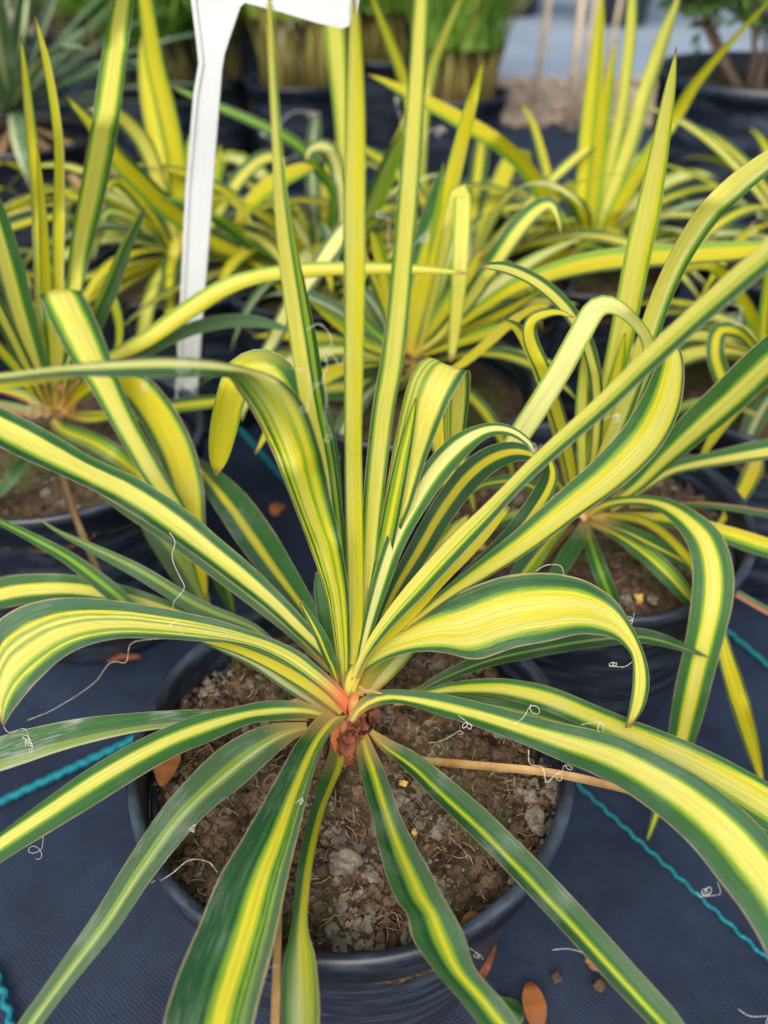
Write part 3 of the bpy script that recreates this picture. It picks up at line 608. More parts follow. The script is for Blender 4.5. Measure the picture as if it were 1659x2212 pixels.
# ------------------------------------------------------------------ neighbours
def plant1():
    root = plant(-.272, .588, 'striped yucca left of the front pot with three tall swords, white stake beside it', crumbs=900, fib=150)
    def H(pat, pts, keys='y.588 y.605', dust=.1, base=.6, **kw): return leaf(root, leafmat(pat, dust, base), pts, keys, **kw)
    H('E0.1 L0.2 Y0.8 L1', [(118,885,14),(100,760,34),(90,600,34),(81,432,30),(68,300,25),(55,170,17),(47,100,7),(45,77,2)])
    H('E0.06 L0.2 O0.9 L1', [(113,885,12),(104,760,28),(98,600,26),(92,460,18),(84,360,10),(80,310,2)], 'y.59 y.58')
    H('L0.15 Y0.9 S1', [(122,885,14),(125,760,30),(125,600,27),(127,467,26),(128,333,22),(118,233,20),(100,133,17),(82,60,8),(75,33,2)])
    H('G0.1 L0.22 P0.75 L0.85 G1', [(128,885,14),(140,780,28),(155,660,34),(175,532,48),(203,400,58),(227,267,59),(245,133,55),(267,0,44),(285,-120,24),(295,-190,3)], 'y.588 y.605 y.615')
    H('E0.06 P0.55 L0.6 G1', [(112,885,16),(88,800,36),(52,680,50),(22,570,54),(-14,450,46),(-60,320,10)], 'y.588 y.575 y.56')
    H('G0.25 P0.7 G1', [(103,885,14),(62,800,28),(25,725,32),(-20,640,32),(-80,540,6)], 'y.588 y.54 y.50')
    H('L0.2 Y0.7 G1', [(92,890,10),(45,805,24),(0,752,26),(-60,690,6)], 'y.588 y.53 y.50')
    H('G0.45 M0.6 G1', [(105,880,12),(70,790,24),(40,690,30),(10,620,20),(-20,560,4)], 'y.59 y.60 y.60')
    H('M0.35 G0.6 V1', [(146,865,14),(175,790,26),(206,700,36),(240,620,37),(270,540,28),(300,475,16),(314,447,2)], 'y.588 y.585 y.58')
    H('L0.15 P0.6 O0.9 G1', [(140,880,14),(195,812,22),(240,775,30),(320,730,38),(400,674,42),(480,624,40),(553,598,34),(640,585,34),(740,580,30),(850,580,25),(920,583,20),(985,588,10),(1010,592,2)], 'y.588 y.59 y.585 y.58')
    H('T0.4 V1', [(160,865,12),(250,808,20),(330,752,26),(400,716,30),(470,696,30),(540,693,28),(600,705,16),(640,722,3)], 'y.588 y.60 y.60')
    H('L0.2 O0.7 L1', [(155,868,10),(220,840,12),(250,770,14),(258,710,18),(245,650,20),(232,625,6)], 'y.59 y.62')
    # the leaf folded forward over the front
    H('G0.14 L0.2 P0.76 L0.82 G1', [(112,885,126,885),(104,800,140,800),(92,700,168,698),(86,655,178,645),(84,638,177,630),(100,675,190,654),(133,742,222,725),(165,795,243,785),(195,838,262,832),(222,885,282,880),(250,934,306,928),(310,1034,362,1028),(362,1100,400,1094),(405,1156,410,1153)], 'y.588 y.57 y.55 y.50 y.46 y.44', n=64)
    H('D0.12 L0.16 O0.82 G1', [(142,885,14),(180,842,36),(235,812,62),(285,832,72),(335,890,78),(378,970,80),(402,1050,74),(412,1112,62),(425,1180,44),(438,1255,24),(446,1300,3)], 'y.588 y.54 y.49 y.45 y.43', n=56)
    H('G0.15 L0.35 Y0.55 M0.8 T1', [(112,905,12),(135,930,34),(195,955,46),(258,992,48),(310,1036,38),(352,1092,20),(382,1142,3)], 'z.20 z.225 z.20 z.18')
    H('M0.2 O0.6 M1', [(135,890,12),(160,864,22),(188,846,22),(215,838,6)], 'y.588 y.60')
    H('G0.3 Y0.7 L1', [(150,892,10),(240,890,16),(330,882,24),(410,872,30),(475,865,24),(515,858,4)], 'z.20 z.21 z.20')
    H('R0.3 E0.7 M1', [(112,893,10),(70,890,22),(20,882,26),(-60,860,14)], 'z.20 z.21 z.20')
    H('R0.3 Y0.6 M1', [(118,893,10),(80,870,20),(40,850,22),(-20,836,10)], 'z.20 z.22')
    H('L0.3 Y0.7 G1', [(140,895,10),(190,905,20),(240,900,18),(300,905,5)], 'z.20 z.20')
    H('B0.4 E0.6 B1', [(128,1000,10),(140,1050,16),(160,1110,14),(188,1180,15),(216,1243,12)], 'z.175 z.19 z.15', base=0)
    H('V0.5 G1', [(95,930,8),(60,985,24),(20,1040,26),(-30,1090,10)], 'z.185 z.19 z.17')
    H('M0.5 V1', [(285,1075,8),(335,1148,46),(385,1215,60),(425,1285,50),(452,1345,10)], 'z.18 z.14 z.08', base=0)
    H('L0.3 G1', [(420,1170,8),(455,1220,24),(488,1285,22),(505,1335,4)], 'z.17 z.13 z.08', base=0)
    for i, (x, y, ww) in enumerate(((105,885,30),(125,890,34),(145,888,28))):
        leaf(root, simple('pink_foot', (.62, .25, .13), .5, .3, (.72, .50, .2), 80, trans=.2), [(x,y+14,ww*.6),(x+(x-125)*.6,y-30,ww),(x+(x-125)*1.2,y-70,6)], 'z.195 y.575', name='leaf_base', chan=.2)
    return root
plant1()
def plant2():
    root = plant(.150, .489, 'striped yucca right of the front pot, a broad leaf hanging over its rim', crumbs=1500, fib=250)
    def H(pat, pts, keys='y.46 y.475', dust=.1, base=.6, **kw): return leaf(root, leafmat(pat, dust, base), pts, keys, **kw)
    H('L0.12 P0.7 Y0.85 L1', [(1262,1090,18),(1285,980,40),(1310,870,48),(1336,760,52),(1362,632,56),(1382,532,58),(1400,455,55),(1423,333,42),(1446,200,26),(1456,140,12),(1461,100,2)])
    H('P0.6 W0.75 L0.85 G1', [(1268,1090,16),(1300,1000,30),(1342,900,38),(1380,790,42),(1412,690,46),(1438,620,46),(1478,540,48),(1530,462,52),(1592,400,52),(1659,348,44),(1740,290,24),(1800,255,3)], 'y.46 y.44 y.42 y.40')
    H('L0.1 W0.9 L1', [(1285,1080,14),(1340,930,24),(1392,800,28),(1400,740,26),(1368,692,28),(1324,660,38),(1286,668,48),(1252,724,50),(1210,800,50),(1160,882,50),(1118,945,46),(1085,990,26),(1065,1020,4)], 'y.46 y.45 y.43 y.41 y.40', n=60)
    H('G0.2 P0.7 G1', [(1258,1090,12),(1285,980,24),(1290,860,28),(1275,760,30),(1242,690,32),(1200,640,33),(1150,602,30),(1092,578,26),(1040,574,10)], 'y.46 y.46 y.46')
    H('G0.15 Y0.8 G1', [(1245,1090,14),(1232,1000,28),(1208,905,32),(1172,799,34),(1146,732,34),(1152,690,26),(1200,674,16),(1240,686,3)], 'y.46 y.44 y.43')
    H('O0.6 G1', [(1240,1095,12),(1212,960,24),(1186,860,30),(1158,780,30),(1122,712,24),(1085,690,6)], 'y.465 y.48')
    H('L0.2 P0.8 L1', [(1255,1100,14),(1258,1000,22),(1256,900,28),(1262,800,22),(1270,700,4)], 'y.46 y.47')
    H('O0.8 L1', [(1248,1100,12),(1226,1000,26),(1200,900,28),(1178,830,5)], 'y.46 y.45')
    H('L0.2 Y0.7 L1', [(1262,1095,14),(1290,1000,34),(1312,900,36),(1335,800,30),(1350,720,4)], 'y.462 y.475')
    H('D0.4 L0.5 Y0.85 G1', [(1282,1085,14),(1322,1005,36),(1366,920,46),(1402,840,40),(1440,750,18),(1458,700,2)], 'y.46 y.45')
    H('G0.32 L0.36 P0.74 L0.8 G1', [(1300,1100,12),(1370,1050,34),(1430,988,54),(1500,922,70),(1580,850,80),(1659,775,82),(1760,690,70),(1900,590,10)], 'y.46 y.44 y.42 y.40')
    H('G0.4 P0.8 G1', [(1320,1105,10),(1400,1045,22),(1460,1010,28),(1560,988,36),(1659,970,44),(1760,955,30),(1850,950,4)], 'z.20 z.23 z.24')
    H('O0.25 Y0.5 L0.7 G1', [(1275,1118,12),(1320,1120,26),(1400,1120,26),(1470,1128,32),(1560,1152,38),(1659,1184,42),(1760,1210,16)], 'z.195 z.21 z.19', dust=.3)
    H('B0.3 G1', [(1360,1095,8),(1490,1090,12),(1560,1094,14),(1659,1110,16),(1760,1130,4)], 'z.20 z.22 z.20')
    H('G0.15 L0.4 Y0.55 G1', [(1272,1128,10),(1320,1148,24),(1380,1186,36),(1440,1238,42),(1500,1305,30),(1540,1355,4)], 'z.19 z.20 z.16')
    H('G0.5 Y0.65 G1', [(1280,1124,10),(1350,1145,24),(1420,1178,34),(1490,1215,34),(1560,1262,8)], 'z.192 z.205 z.18')
    H('G0.35 L0.6 G1', [(1262,1128,14),(1275,1170,28),(1295,1230,34),(1320,1290,34),(1344,1360,30),(1352,1405,16),(1356,1430,3)], 'z.19 z.195 z.16 z.12', dust=.2)
    H('G1', [(1268,1118,14),(1250,1160,32),(1225,1202,38),(1196,1250,28),(1170,1290,5)], 'z.19 z.195 z.18', dust=.3)
    H('L0.35 Y0.5 T1', [(1240,1112,10),(1180,1170,36),(1130,1232,46),(1098,1272,8)], 'z.19 z.20 z.19', dust=.3)
    H('B1', [(1240,1135,8),(1202,1172,16),(1165,1222,12),(1150,1250,3)], 'z.185 z.185', base=0)
    H('G0.5 M1', [(1240,1105,10),(1170,1106,22),(1100,1120,28),(1030,1150,10)], 'z.20 z.21 z.19')
    H('G0.4 O0.6 G1', [(1240,1100,10),(1180,1065,22),(1120,1040,28),(1050,1045,20),(1000,1075,5)], 'z.20 z.23 z.22')
    H('T0.5 G1', [(1240,1110,10),(1190,1128,20),(1120,1150,24),(1060,1185,6)], 'z.195 z.195 z.18')
    H('G0.3 O0.6 G1', [(1250,1095,10),(1222,1062,22),(1200,1035,18),(1180,1020,4)], 'z.20 z.23')
    # the broad hanging leaf
    H('G0.26 L0.30 Y0.36 P0.6 Y0.66 L0.70 G1', [(1262,1108,1268,1122),(1298,1082,1308,1102),(1345,1072,1350,1092),(1400,1070,1395,1095),(1452,1080,1430,1109),(1508,1108,1462,1140),(1556,1150,1489,1187),(1582,1214,1496,1248),(1585,1290,1490,1320),(1567,1370,1479,1390),(1545,1450,1462,1466),(1524,1530,1449,1542),(1498,1610,1440,1612),(1462,1690,1424,1690),(1424,1770,1406,1765),(1396,1826,1394,1824)],
      'z.20 z.24 y.375 y.35 y.34 y.335', n=70, chan=.08, dust=.08)
    H('G0.12 O0.4 Y0.55 O0.85 G1', [(1290,1110,12),(1400,1130,20),(1490,1210,24),(1535,1300,26),(1560,1390,32),(1590,1490,42),(1618,1585,38),(1640,1665,18),(1648,1695,2)], 'z.195 z.215 y.355 y.35')
    H('V0.5 R1', [(1480,1230,10),(1560,1265,14),(1659,1320,16),(1720,1350,4)], 'z.16 z.14', base=0)
    leaf(root, simple('pink_foot2', (.68, .22, .10), .5, .3, (.72, .45, .18), 80, trans=.2), [(1252,1118,26),(1266,1104,30),(1285,1092,8)], 'z.198 z.208', name='leaf_base', chan=.2)
    return root
plant2()
def fillers(root, cx, cy, zc, n, lmin=.18, lmax=.30, pats=('G0.2 P0.78 G1', 'M0.12 Y0.88 G1', 'G0.28 Y0.7 G1', 'L0.2 W0.8 L1', 'G0.25 O0.75 G1', 'V0.35 S0.6 V1', 'L0.1 O0.9 L1'), seed=1, el=(.35, 1.35), bend=(.5, 2.4), wd=(.015, .026)):
    r = random.Random(seed)
    for i in range(n):
        az = 6.283*(i*.618+r.uniform(-.05, .05)); e = r.uniform(*el)
        free_leaf(root, leafmat(r.choice(pats), .12, .4), (cx+.006*math.sin(az), cy+.006*math.cos(az), zc), az, e, r.uniform(lmin, lmax), r.uniform(*wd), r.uniform(*bend), twist=r.uniform(-.6, .6))
def plant3():
    root = plant(.022, .685, 'striped yucca in the middle of the row just behind the front pot')
    def H(pat, pts, keys='y.68 y.695', dust=.1, base=.4, **kw): return leaf(root, leafmat(pat, dust, base), pts, keys, **kw)
    H('L0.1 O0.9 L1', [(882,765,16),(900,660,42),(925,560,46),(960,450,40),(986,350,35),(1016,233,27),(1035,165,13),(1045,127,2)])
    H('G0.6 L1', [(878,765,14),(888,660,36),(905,560,42),(930,460,36),(950,390,14),(958,350,2)], 'y.69 y.70')
    H('L0.1 P0.85 L1', [(905,760,10),(945,600,22),(978,450,30),(992,412,36),(999,430,38),(996,520,38),(990,620,35),(983,700,28),(976,765,16),(974,782,3)], 'y.68 y.64 y.61 y.60')
    H('G0.3 L0.36 P0.85 G1', [(895,765,14),(950,720,24),(1010,650,36),(1070,560,42),(1120,490,42),(1160,450,36),(1190,440,28),(1206,470,14),(1212,505,3)], 'y.68 y.65 y.64')
    H('L0.3 O1', [(890,765,12),(930,708,26),(970,650,28),(1010,590,20),(1040,540,3)])
    H('G0.3 O0.8 G1', [(890,768,12),(960,730,24),(1050,690,30),(1110,660,26),(1180,620,6)], 'y.68 y.65')
    H('L0.3 O0.8 L1', [(890,770,10),(970,745,20),(1060,716,26),(1105,700,18),(1125,690,3)], 'y.68 y.64')
    H('O0.5 Y1', [(945,820,8),(1003,782,18),(1060,735,21),(1106,694,19),(1155,665,12),(1190,660,3)], 'y.60 y.56')
    H('G0.4 O0.8 G1', [(870,765,12),(845,700,22),(815,620,24),(790,560,16),(778,520,2)])
    H('Y0.6 L1', [(872,765,14),(850,680,26),(830,590,28),(815,530,26),(803,498,6)], 'y.68 y.64')
    H('O0.5 L1', [(860,770,10),(790,740,20),(720,690,20),(668,648,5)], 'y.68 y.65')
    H('G0.4 P0.7 G1', [(900,790,10),(875,815,40),(800,828,58),(725,838,56),(650,850,24),(610,860,4)], 'z.20 z.19 z.17')
    H('G0.15 W0.75 T1', [(545,810,8),(590,735,32),(625,665,36),(680,590,38),(722,530,44),(748,490,30),(762,470,4)], 'y.62 y.64 y.66')
    H('L0.25 O0.85 G1', [(892,765,12),(950,727,18),(1030,672,24),(1100,626,30),(1180,592,38),(1270,568,46),(1360,556,48),(1480,549,46),(1600,541,42),(1720,530,18),(1780,528,2)], 'y.68 y.64 y.62 y.60')
    H('G0.2 L0.6 G1', [(870,772,12),(840,740,22),(795,700,24),(760,650,8)])
    fillers(root, .022, .685, .20, 26, .14, .24, seed=35, el=(.2, .9))
    return root
plant3()
def plant4():
    root = plant(.245, .985, 'striped yucca with a fan of tall yellow swords beside the big dark tub', seg=48)
    def H(pat, pts, keys='y.97 y.985', dust=.05, base=.3, **kw): return leaf(root, leafmat(pat, dust, base), pts, keys, **kw)
    H('L0.1 Y0.6 L0.8 O1', [(1262,562,22),(1260,467,36),(1269,333,42),(1282,200,38),(1294,67,24),(1302,-40,2)])
    H('O0.6 L1', [(1272,562,14),(1286,440,24),(1298,333,26),(1313,200,22),(1326,120,10),(1333,83,2)], 'y.975 y.98')
    H('L0.1 P0.8 L1', [(1275,562,16),(1300,440,26),(1318,350,28),(1343,233,26),(1360,90,26),(1366,0,20),(1370,-70,2)], 'y.98 y.99')
    H('L0.1 P0.7 M1', [(1282,560,18),(1316,440,30),(1359,317,36),(1393,200,34),(1433,83,29),(1460,10,14),(1472,-30,2)])
    H('L0.2 O0.9 L1', [(1288,556,16),(1323,470,30),(1366,392,34),(1416,313,32),(1466,240,29),(1506,177,22),(1573,97,14),(1659,5,7),(1690,-30,2)], 'y.96 y.90')
    H('L0.3 O1', [(1240,590,12),(1206,520,36),(1182,440,38),(1142,372,36),(1090,320,36),(1030,280,37),(960,240,34),(886,203,26),(830,175,13),(793,160,2)], 'y.96 y.92 y.90')
    H('M0.4 Y1', [(1245,590,12),(1215,540,22),(1199,467,24),(1179,367,20),(1156,283,16),(1135,238,8),(1124,222,2)], 'y.97 y.99')
    H('L0.3 G1', [(1225,570,10),(1240,558,26),(1280,532,38),(1328,507,34),(1348,494,4)], 'y.92 y.90')
    H('G0.3 W0.7 G1', [(1290,565,10),(1380,537,20),(1450,516,26),(1520,505,28),(1600,503,26),(1660,516,22),(1700,560,6)], 'y.94 y.88')
    H('O0.6 L1', [(1275,570,12),(1250,520,20),(1215,480,20),(1180,500,8)], 'y.97 y.93')
    fillers(root, .245, .985, .20, 30, .16, .26, seed=44, el=(.1, .9))
    return root
plant4()
def plant5():
    root = plant(-.235, .960, 'striped yucca behind the white stake, tall yellow blade leaning left', seg=48)
    def H(pat, pts, keys='y.94 y.955', dust=.05, base=.3, **kw): return leaf(root, leafmat(pat, dust, base), pts, keys, **kw)
    H('L0.15 Y0.6 O0.85 L1', [(394,545,18),(386,430,38),(377,333,42),(357,233,42),(333,133,38),(313,0,28),(302,-70,3)])
    H('G0.15 P0.8 G1', [(388,545,14),(352,425,32),(316,320,38),(275,265,34),(238,240,26),(190,235,6)], 'y.94 y.90')
    H('L0.2 Y0.8 G1', [(392,552,12),(405,430,32),(410,345,34),(413,290,6)], 'y.95 y.96')
    H('O0.5 L1', [(402,552,12),(455,445,26),(470,365,20),(476,312,3)], 'y.95 y.97')
    H('G0.25 P0.8 G1', [(405,556,12),(462,470,28),(508,396,34),(550,352,34),(588,338,30),(612,362,14),(622,400,3)], 'y.94 y.92')
    H('G0.3 Y0.7 G1', [(380,556,12),(330,470,24),(270,400,30),(240,395,22),(215,430,6)], 'y.94 y.85')
    H('L0.2 P0.8 L1', [(370,556,10),(340,600,22),(320,660,30),(312,705,30),(300,760,14)], 'y.90 y.82 y.80')
    H('P0.6 Y1', [(390,560,10),(382,520,20),(370,575,22),(362,620,14)], 'y.92 y.86')
    H('G0.4 P0.6 G1', [(375,560,10),(300,480,26),(235,455,26),(215,500,22),(200,560,8)], 'y.94 y.86')
    fillers(root, -.235, .960, .20, 34, .16, .30, seed=55, el=(.1, 1.0))
    return root
plant5()
def plant6():
    root = plant(-.075, .935, 'striped yucca with low cream arches between the stake and the middle sword leaf', seg=48)
    def H(pat, pts, keys='y.92 y.90', dust=.05, base=.3, **kw): return leaf(root, leafmat(pat, dust, base), pts, keys, **kw)
    H('L0.2 O0.75 G1', [(665,600,10),(580,570,26),(500,536,38),(430,500,42),(350,438,46),(290,380,46),(250,338,42),(200,270,28),(160,225,12),(143,207,2)], 'y.90 y.85 y.80 y.78')
    H('G0.4 L0.7 G1', [(700,540,10),(722,425,22),(686,366,25),(640,310,27),(553,265,23),(483,235,20),(400,200,13),(375,188,3)], 'y.92 y.90 y.92')
    H('G0.5 L1', [(650,590,8),(560,546,18),(500,496,24),(440,456,24),(390,436,18),(348,430,3)], 'y.90 y.84 y.80')
    H('O0.7 L1', [(620,590,10),(535,520,20),(522,470,26),(560,420,38),(610,385,38),(655,365,28),(682,362,4)], 'y.90 y.88')
    H('G0.25 W0.8 G1', [(700,580,12),(735,520,22),(740,430,32),(724,352,36),(700,318,36),(672,322,20),(660,348,3)], 'y.90 y.87')
    H('L0.2 P0.8 L1', [(715,580,14),(742,400,26),(738,250,34),(728,130,44),(722,60,46),(715,-20,40),(702,-120,5)], 'y.93 y.96')
    H('Y0.6 L1', [(735,590,12),(790,500,24),(812,445,32),(838,370,38),(865,300,28),(882,235,4)], 'y.93 y.90')
    H('G0.5 M1', [(730,590,12),(770,500,24),(805,420,26),(840,340,22),(870,280,4)], 'y.92 y.89')
    fillers(root, -.075, .935, .20, 40, .15, .27, seed=66, el=(.1, 1.0))
    return root
plant6()
def plant7():
    root = plant(.376, .675, 'striped yucca at the right edge, low arching leaves over its dark pot', seg=56)
    def H(pat, pts, keys='y.66 y.63', dust=.05, base=.3, **kw): return leaf(root, leafmat(pat, dust, base), pts, keys, **kw)
    H('L0.2 O0.85 G1', [(1700,880,12),(1668,770,28),(1625,685,34),(1572,604,32),(1530,572,24),(1480,580,22),(1440,602,5)], 'y.66 y.63')
    H('G0.2 O0.8 G1', [(1640,985,20),(1630,1010,42),(1606,1060,38),(1570,1110,22),(1530,1165,4)], 'z.20 z.16')
    H('G0.3 O0.7 G1', [(1690,880,12),(1620,740,24),(1560,712,36),(1545,760,40),(1566,830,38),(1590,890,14)], 'y.66 y.60 y.57')
    H('L0.3 Y0.7 L1', [(1660,890,12),(1645,800,22),(1650,700,26),(1659,600,20),(1650,540,3)], 'y.66 y.64')
    H('G0.4 M1', [(1640,900,10),(1560,870,20),(1480,880,24),(1430,920,6)], 'z.20 z.22 z.19')
    fillers(root, .376, .675, .20, 30, .14, .24, seed=77, el=(.1, .9))
    return root
plant7()
def plant8():
    root = plant(.06, 1.20, 'small striped yucca at the back, two thin crossed yellow blades', seg=48)
    def H(pat, pts, keys='y1.19 y1.18', dust=.05, base=.3, **kw): return leaf(root, leafmat(pat, dust, base), pts, keys, **kw)
    H('L0.2 Y0.8 L1', [(905,430,12),(898,300,24),(886,220,25),(862,140,24),(830,60,18),(800,-15,6)])
    H('L0.2 P0.8 L1', [(910,430,12),(912,290,24),(924,180,26),(953,93,22),(993,0,12),(1012,-40,2)])
    fillers(root, .06, 1.20, .19, 10, .12, .2, seed=88, el=(.1, .8))
plant8()
for i, (x, y, lab, n, sd_) in enumerate(((-.50, .90, 'striped yucca cut off by the left edge, arching pale leaves behind the tall swords', 26, 5), (.50, .98, 'striped yucca cut off by the right edge below the big dark tub', 22, 6), (.10, .93, 'low striped yucca in the middle of the second row behind the folded leaf', 26, 12))):
    r_ = plant(x, y, lab, seg=48); fillers(r_, x, y, .20, n, .16, .30, seed=sd_, el=(.2, 1.0), wd=(.014, .026))

# blue-green yucca, back left
def bluegreen():
    root = empty('potted_yucca', (-.56, 1.36, 0), 'plain blue-green spiky yucca without yellow stripes, back left corner', 'potted plant')
    pot(root, -.56, 1.36, .13, .24, 48); soil(root, -.56, 1.36, .124, .215, 12, 40)
    r = random.Random(3)
    for i in range(54):
        az = 6.283*i*.618; e = r.uniform(-.1, 1.4)
        free_leaf(root, leafmat(r.choice(['T0.3 V0.7 S1', 'V0.6 S1', 'V0.3 T1', 'V0.5 M0.6 V1']), .3, 0, .2), (-.56, 1.36, .27), az, e, r.uniform(.26, .40), r.uniform(.016, .026), r.uniform(.1, .7), cols=4)
    for i in range(8):
        az = 6.283*i*.618+.3
        free_leaf(root, M_tan, (-.56, 1.36, .255), az, r.uniform(-.5, .1), r.uniform(.18, .26), .016, .6, name='dead_leaf')
bluegreen()

# ------------------------------------------------------------------ background pots with grasses
def blades(cx, cy, z, n, h, spread, wd, seed, bend=.8, rad=.06):
    r = random.Random(seed); vs = []; fs = []
    for i in range(n):
        a = r.uniform(0, 6.283); q = rad*math.sqrt(r.random()); b = Vector((cx+q*math.cos(a), cy+q*math.sin(a), z))
        az = r.uniform(0, 6.283); tilt = r.uniform(0, spread); hh = h*r.uniform(.5, 1.1); k = len(vs); m = 6
        sdv = Vector((math.cos(az+1.57+r.uniform(-1, 1)), math.sin(az+1.57), 0)).normalized(); p = b.copy()
        for j in range(m+1):
            t = j/m; e = math.pi/2-tilt-bend*tilt*2*t*t
            wj = wd*(1-t**2)*r.uniform(.9, 1.1)+.0003
            vs += [p-sdv*wj/2, p+sdv*wj/2]
            p = p+Vector((math.cos(az)*math.cos(e), math.sin(az)*math.cos(e), math.sin(e)))*hh/m
        for j in range(m): fs.append((k+2*j, k+2*j+1, k+2*j+3, k+2*j+2))
    return vs, fs
def stalks(cx, cy, z, n, h, r0, seed, rad=.07):
    r = random.Random(seed); out = []
    for i in range(n):
        a = r.uniform(0, 6.283); q = rad*math.sqrt(r.random()); b = Vector((cx+q*math.cos(a), cy+q*math.sin(a), z))
        dx, dy = r.uniform(-.06, .06), r.uniform(-.05, .05); hh = h*r.uniform(.6, 1.1)
        out.append(tube([b+Vector((dx*t*t*2, dy*t*t*2, hh*t)) for t in np.linspace(0, 1, 5)], r0*r.uniform(.6, 1.2), 4, .5))
    return join(out)
M_reed = simple('reed_stalks', (.30, .20, .07), .6, .3, (.20, .24, .05), 8)
M_gA = foliage('grass_bright', (.13, .30, .025), (.30, .42, .05)); M_gB = foliage('grass_deep', (.08, .22, .03), (.22, .36, .05))
M_gC = foliage('grass_grey', (.12, .20, .10), (.20, .30, .12))
def bgpot(name, cx, cy, r, h, label, ns, nb, hb, mat, sh=.3, spread=.5, wd=.006, rs=.0022, seed=1):
    root = empty(name, (cx, cy, 0), label, 'potted plant')
    pot(root, cx, cy, r, h, 48); soil(root, cx, cy, r-.006, h-.025, 8, 40)
    if ns: tag(mesh('stalks', *stalks(cx, cy, h-.03, ns, sh, rs, seed, r*.75), M_reed, root), kind='stuff')
    if nb: tag(mesh('foliage', *blades(cx, cy, h-.03+(sh*.35 if ns else 0), nb, hb, spread, wd, seed+5, rad=r*.8), mat, root), kind='stuff')
    return root
def gx(px, dist, z): # x for screen column at distance/height
    d = dist*math.cos(PITCH)+(CH-z)*math.sin(PITCH); return (px-CX)/FPX*d
bgpot('potted_reed', gx(640, 1.95, .2), 1.95, .108, .205, 'pot of upright tan reeds just right of the white stake', 90, 500, .42, M_gA, .42, .35, .007, .003, 11)
bgpot('potted_grass', gx(450, 2.1, .2), 2.1, .10, .19, 'dark pot of fine bright green bamboo behind the white stake', 40, 1100, .42, M_gA, .3, 1.0, .006, .002, 12)
bgpot('potted_bamboo', gx(330, 2.0, .2), 2.0, .11, .20, 'dark pot of leafy bamboo left of the white stake', 30, 900, .36, M_gB, .3, 1.0, .007, .002, 13)
bgpot('potted_grass', gx(985, 1.95, .18), 1.95, .112, .18, 'pot of upright green grass behind the tall right-hand sword leaf', 70, 800, .36, M_gB, .34, .5, .006, .0026, 14)
bgpot('potted_grass', gx(820, 2.15, .2), 2.15, .115, .22, 'dark pot of grass in shade behind the middle sword leaf', 60, 900, .36, M_gB, .34, .6, .006, .0024, 15)
bgpot('potted_bamboo', gx(215, 2.25, .2), 2.25, .12, .22, 'bright bushy bamboo pot behind the blue-green yucca', 40, 1100, .36, M_gA, .3, .9, .008, .002, 16)
bgpot('potted_grass', gx(60, 2.3, .2), 2.3, .12, .22, 'pot of dark green grass in the far left corner', 20, 900, .40, M_gC, .3, .8, .010, .002, 17)
bgpot('potted_grass', gx(1010, 2.45, .2), 2.45, .10, .2, 'farthest pot of deep green grass right of the reeds', 40, 900, .34, M_gB, .3, .7, .007, .002, 18)
for k_, (px, dd, nm, lb) in enumerate(((380, 2.65, 'potted_bamboo', 'far bamboo pot left of the white label head'), (520, 2.75, 'potted_bamboo', 'far bamboo pot under the white label head'), (150, 2.9, 'potted_bamboo', 'far bamboo pot behind the blue-green yucca, half hidden'), (740, 2.8, 'potted_grass', 'far grass pot between the label head and the middle sword leaf'), (860, 2.7, 'potted_grass', 'far grass pot just right of the middle sword leaf'))):
    bgpot(nm, gx(px, dd, .2), dd, .12, .22, lb, 30, 1000, .42, M_gA if k_ % 2 == 0 else M_gB, .3, .95, .009, .002, 30+k_)
# canes beside the wood chips
for i, (x, y, top, lab) in enumerate(((1152, 235, 1175, 'left garden cane standing by the wood chips'), (1222, 280, 1222, 'thick pale cane right of the wood chips'), (1243, 270, 1262, 'brown cane leaning right next to the thick pale one'), (1300, 200, 1330, 'grey cane behind the fan of yellow swords'))):
    b = at(x, y, 'z0.0'); t = b+Vector((gx(top, b.y, .3)-gx(x, b.y, .3), .02, .75))
    tag(mesh('garden_cane', *tube([b, b.lerp(t, .3)+Vector((.004, 0, 0)), b.lerp(t, .6), t], (.016, .018, .014, .012)[i]*.55, 8), M_cane), lab, 'cane', 'garden canes at the back')
# a far row of pots
for i, (x, y, lab) in enumerate(((.15, 4.3, 'far small dark pot with greenery, left of the far row'), (.62, 4.5, 'far small dark pot with greenery, second of the far row'), (1.05, 4.2, 'far small dark pot with greenery, third of the far row'), (1.5, 4.6, 'far small dark pot with greenery, behind the shrub'), (2.1, 4.4, 'far small dark pot with greenery at the right of the far row'))):
    root = empty('potted_shrub', (x, y, 0), lab, 'potted plant', 'far row of pots')
    pot(root, x, y, .12, .2, 32); tag(mesh('foliage', *blades(x, y, .18, 500, .5, .9, .016, 90+i, rad=.1), M_gB, root), kind='stuff')
def hedge():
    r = random.Random(9); vs = []; fs = []
    for i in range(14000):
        x = r.uniform(-4, 5); y = 6.9+r.uniform(-.5, .7); z = r.uniform(0, 1.6)+.2*math.sin(x*3)
        s = r.uniform(.02, .06); a = Vector((r.gauss(0, 1), r.gauss(0, 1), r.gauss(0, 1))).normalized(); b = a.cross(Vector((r.gauss(0, 1), r.gauss(0, 1), r.gauss(0, 1)))).normalized(); p = Vector((x, y, max(z, .02))); k = len(vs)
        vs += [p-a*s, p+b*s*.4, p+a*s, p-b*s*.4]; fs.append((k, k+1, k+2, k+3))
    return vs, fs
tag(mesh('hedge', *hedge(), M_darkf, smooth=False), 'dark leafy hedge closing off the nursery beds in the distance', 'hedge')

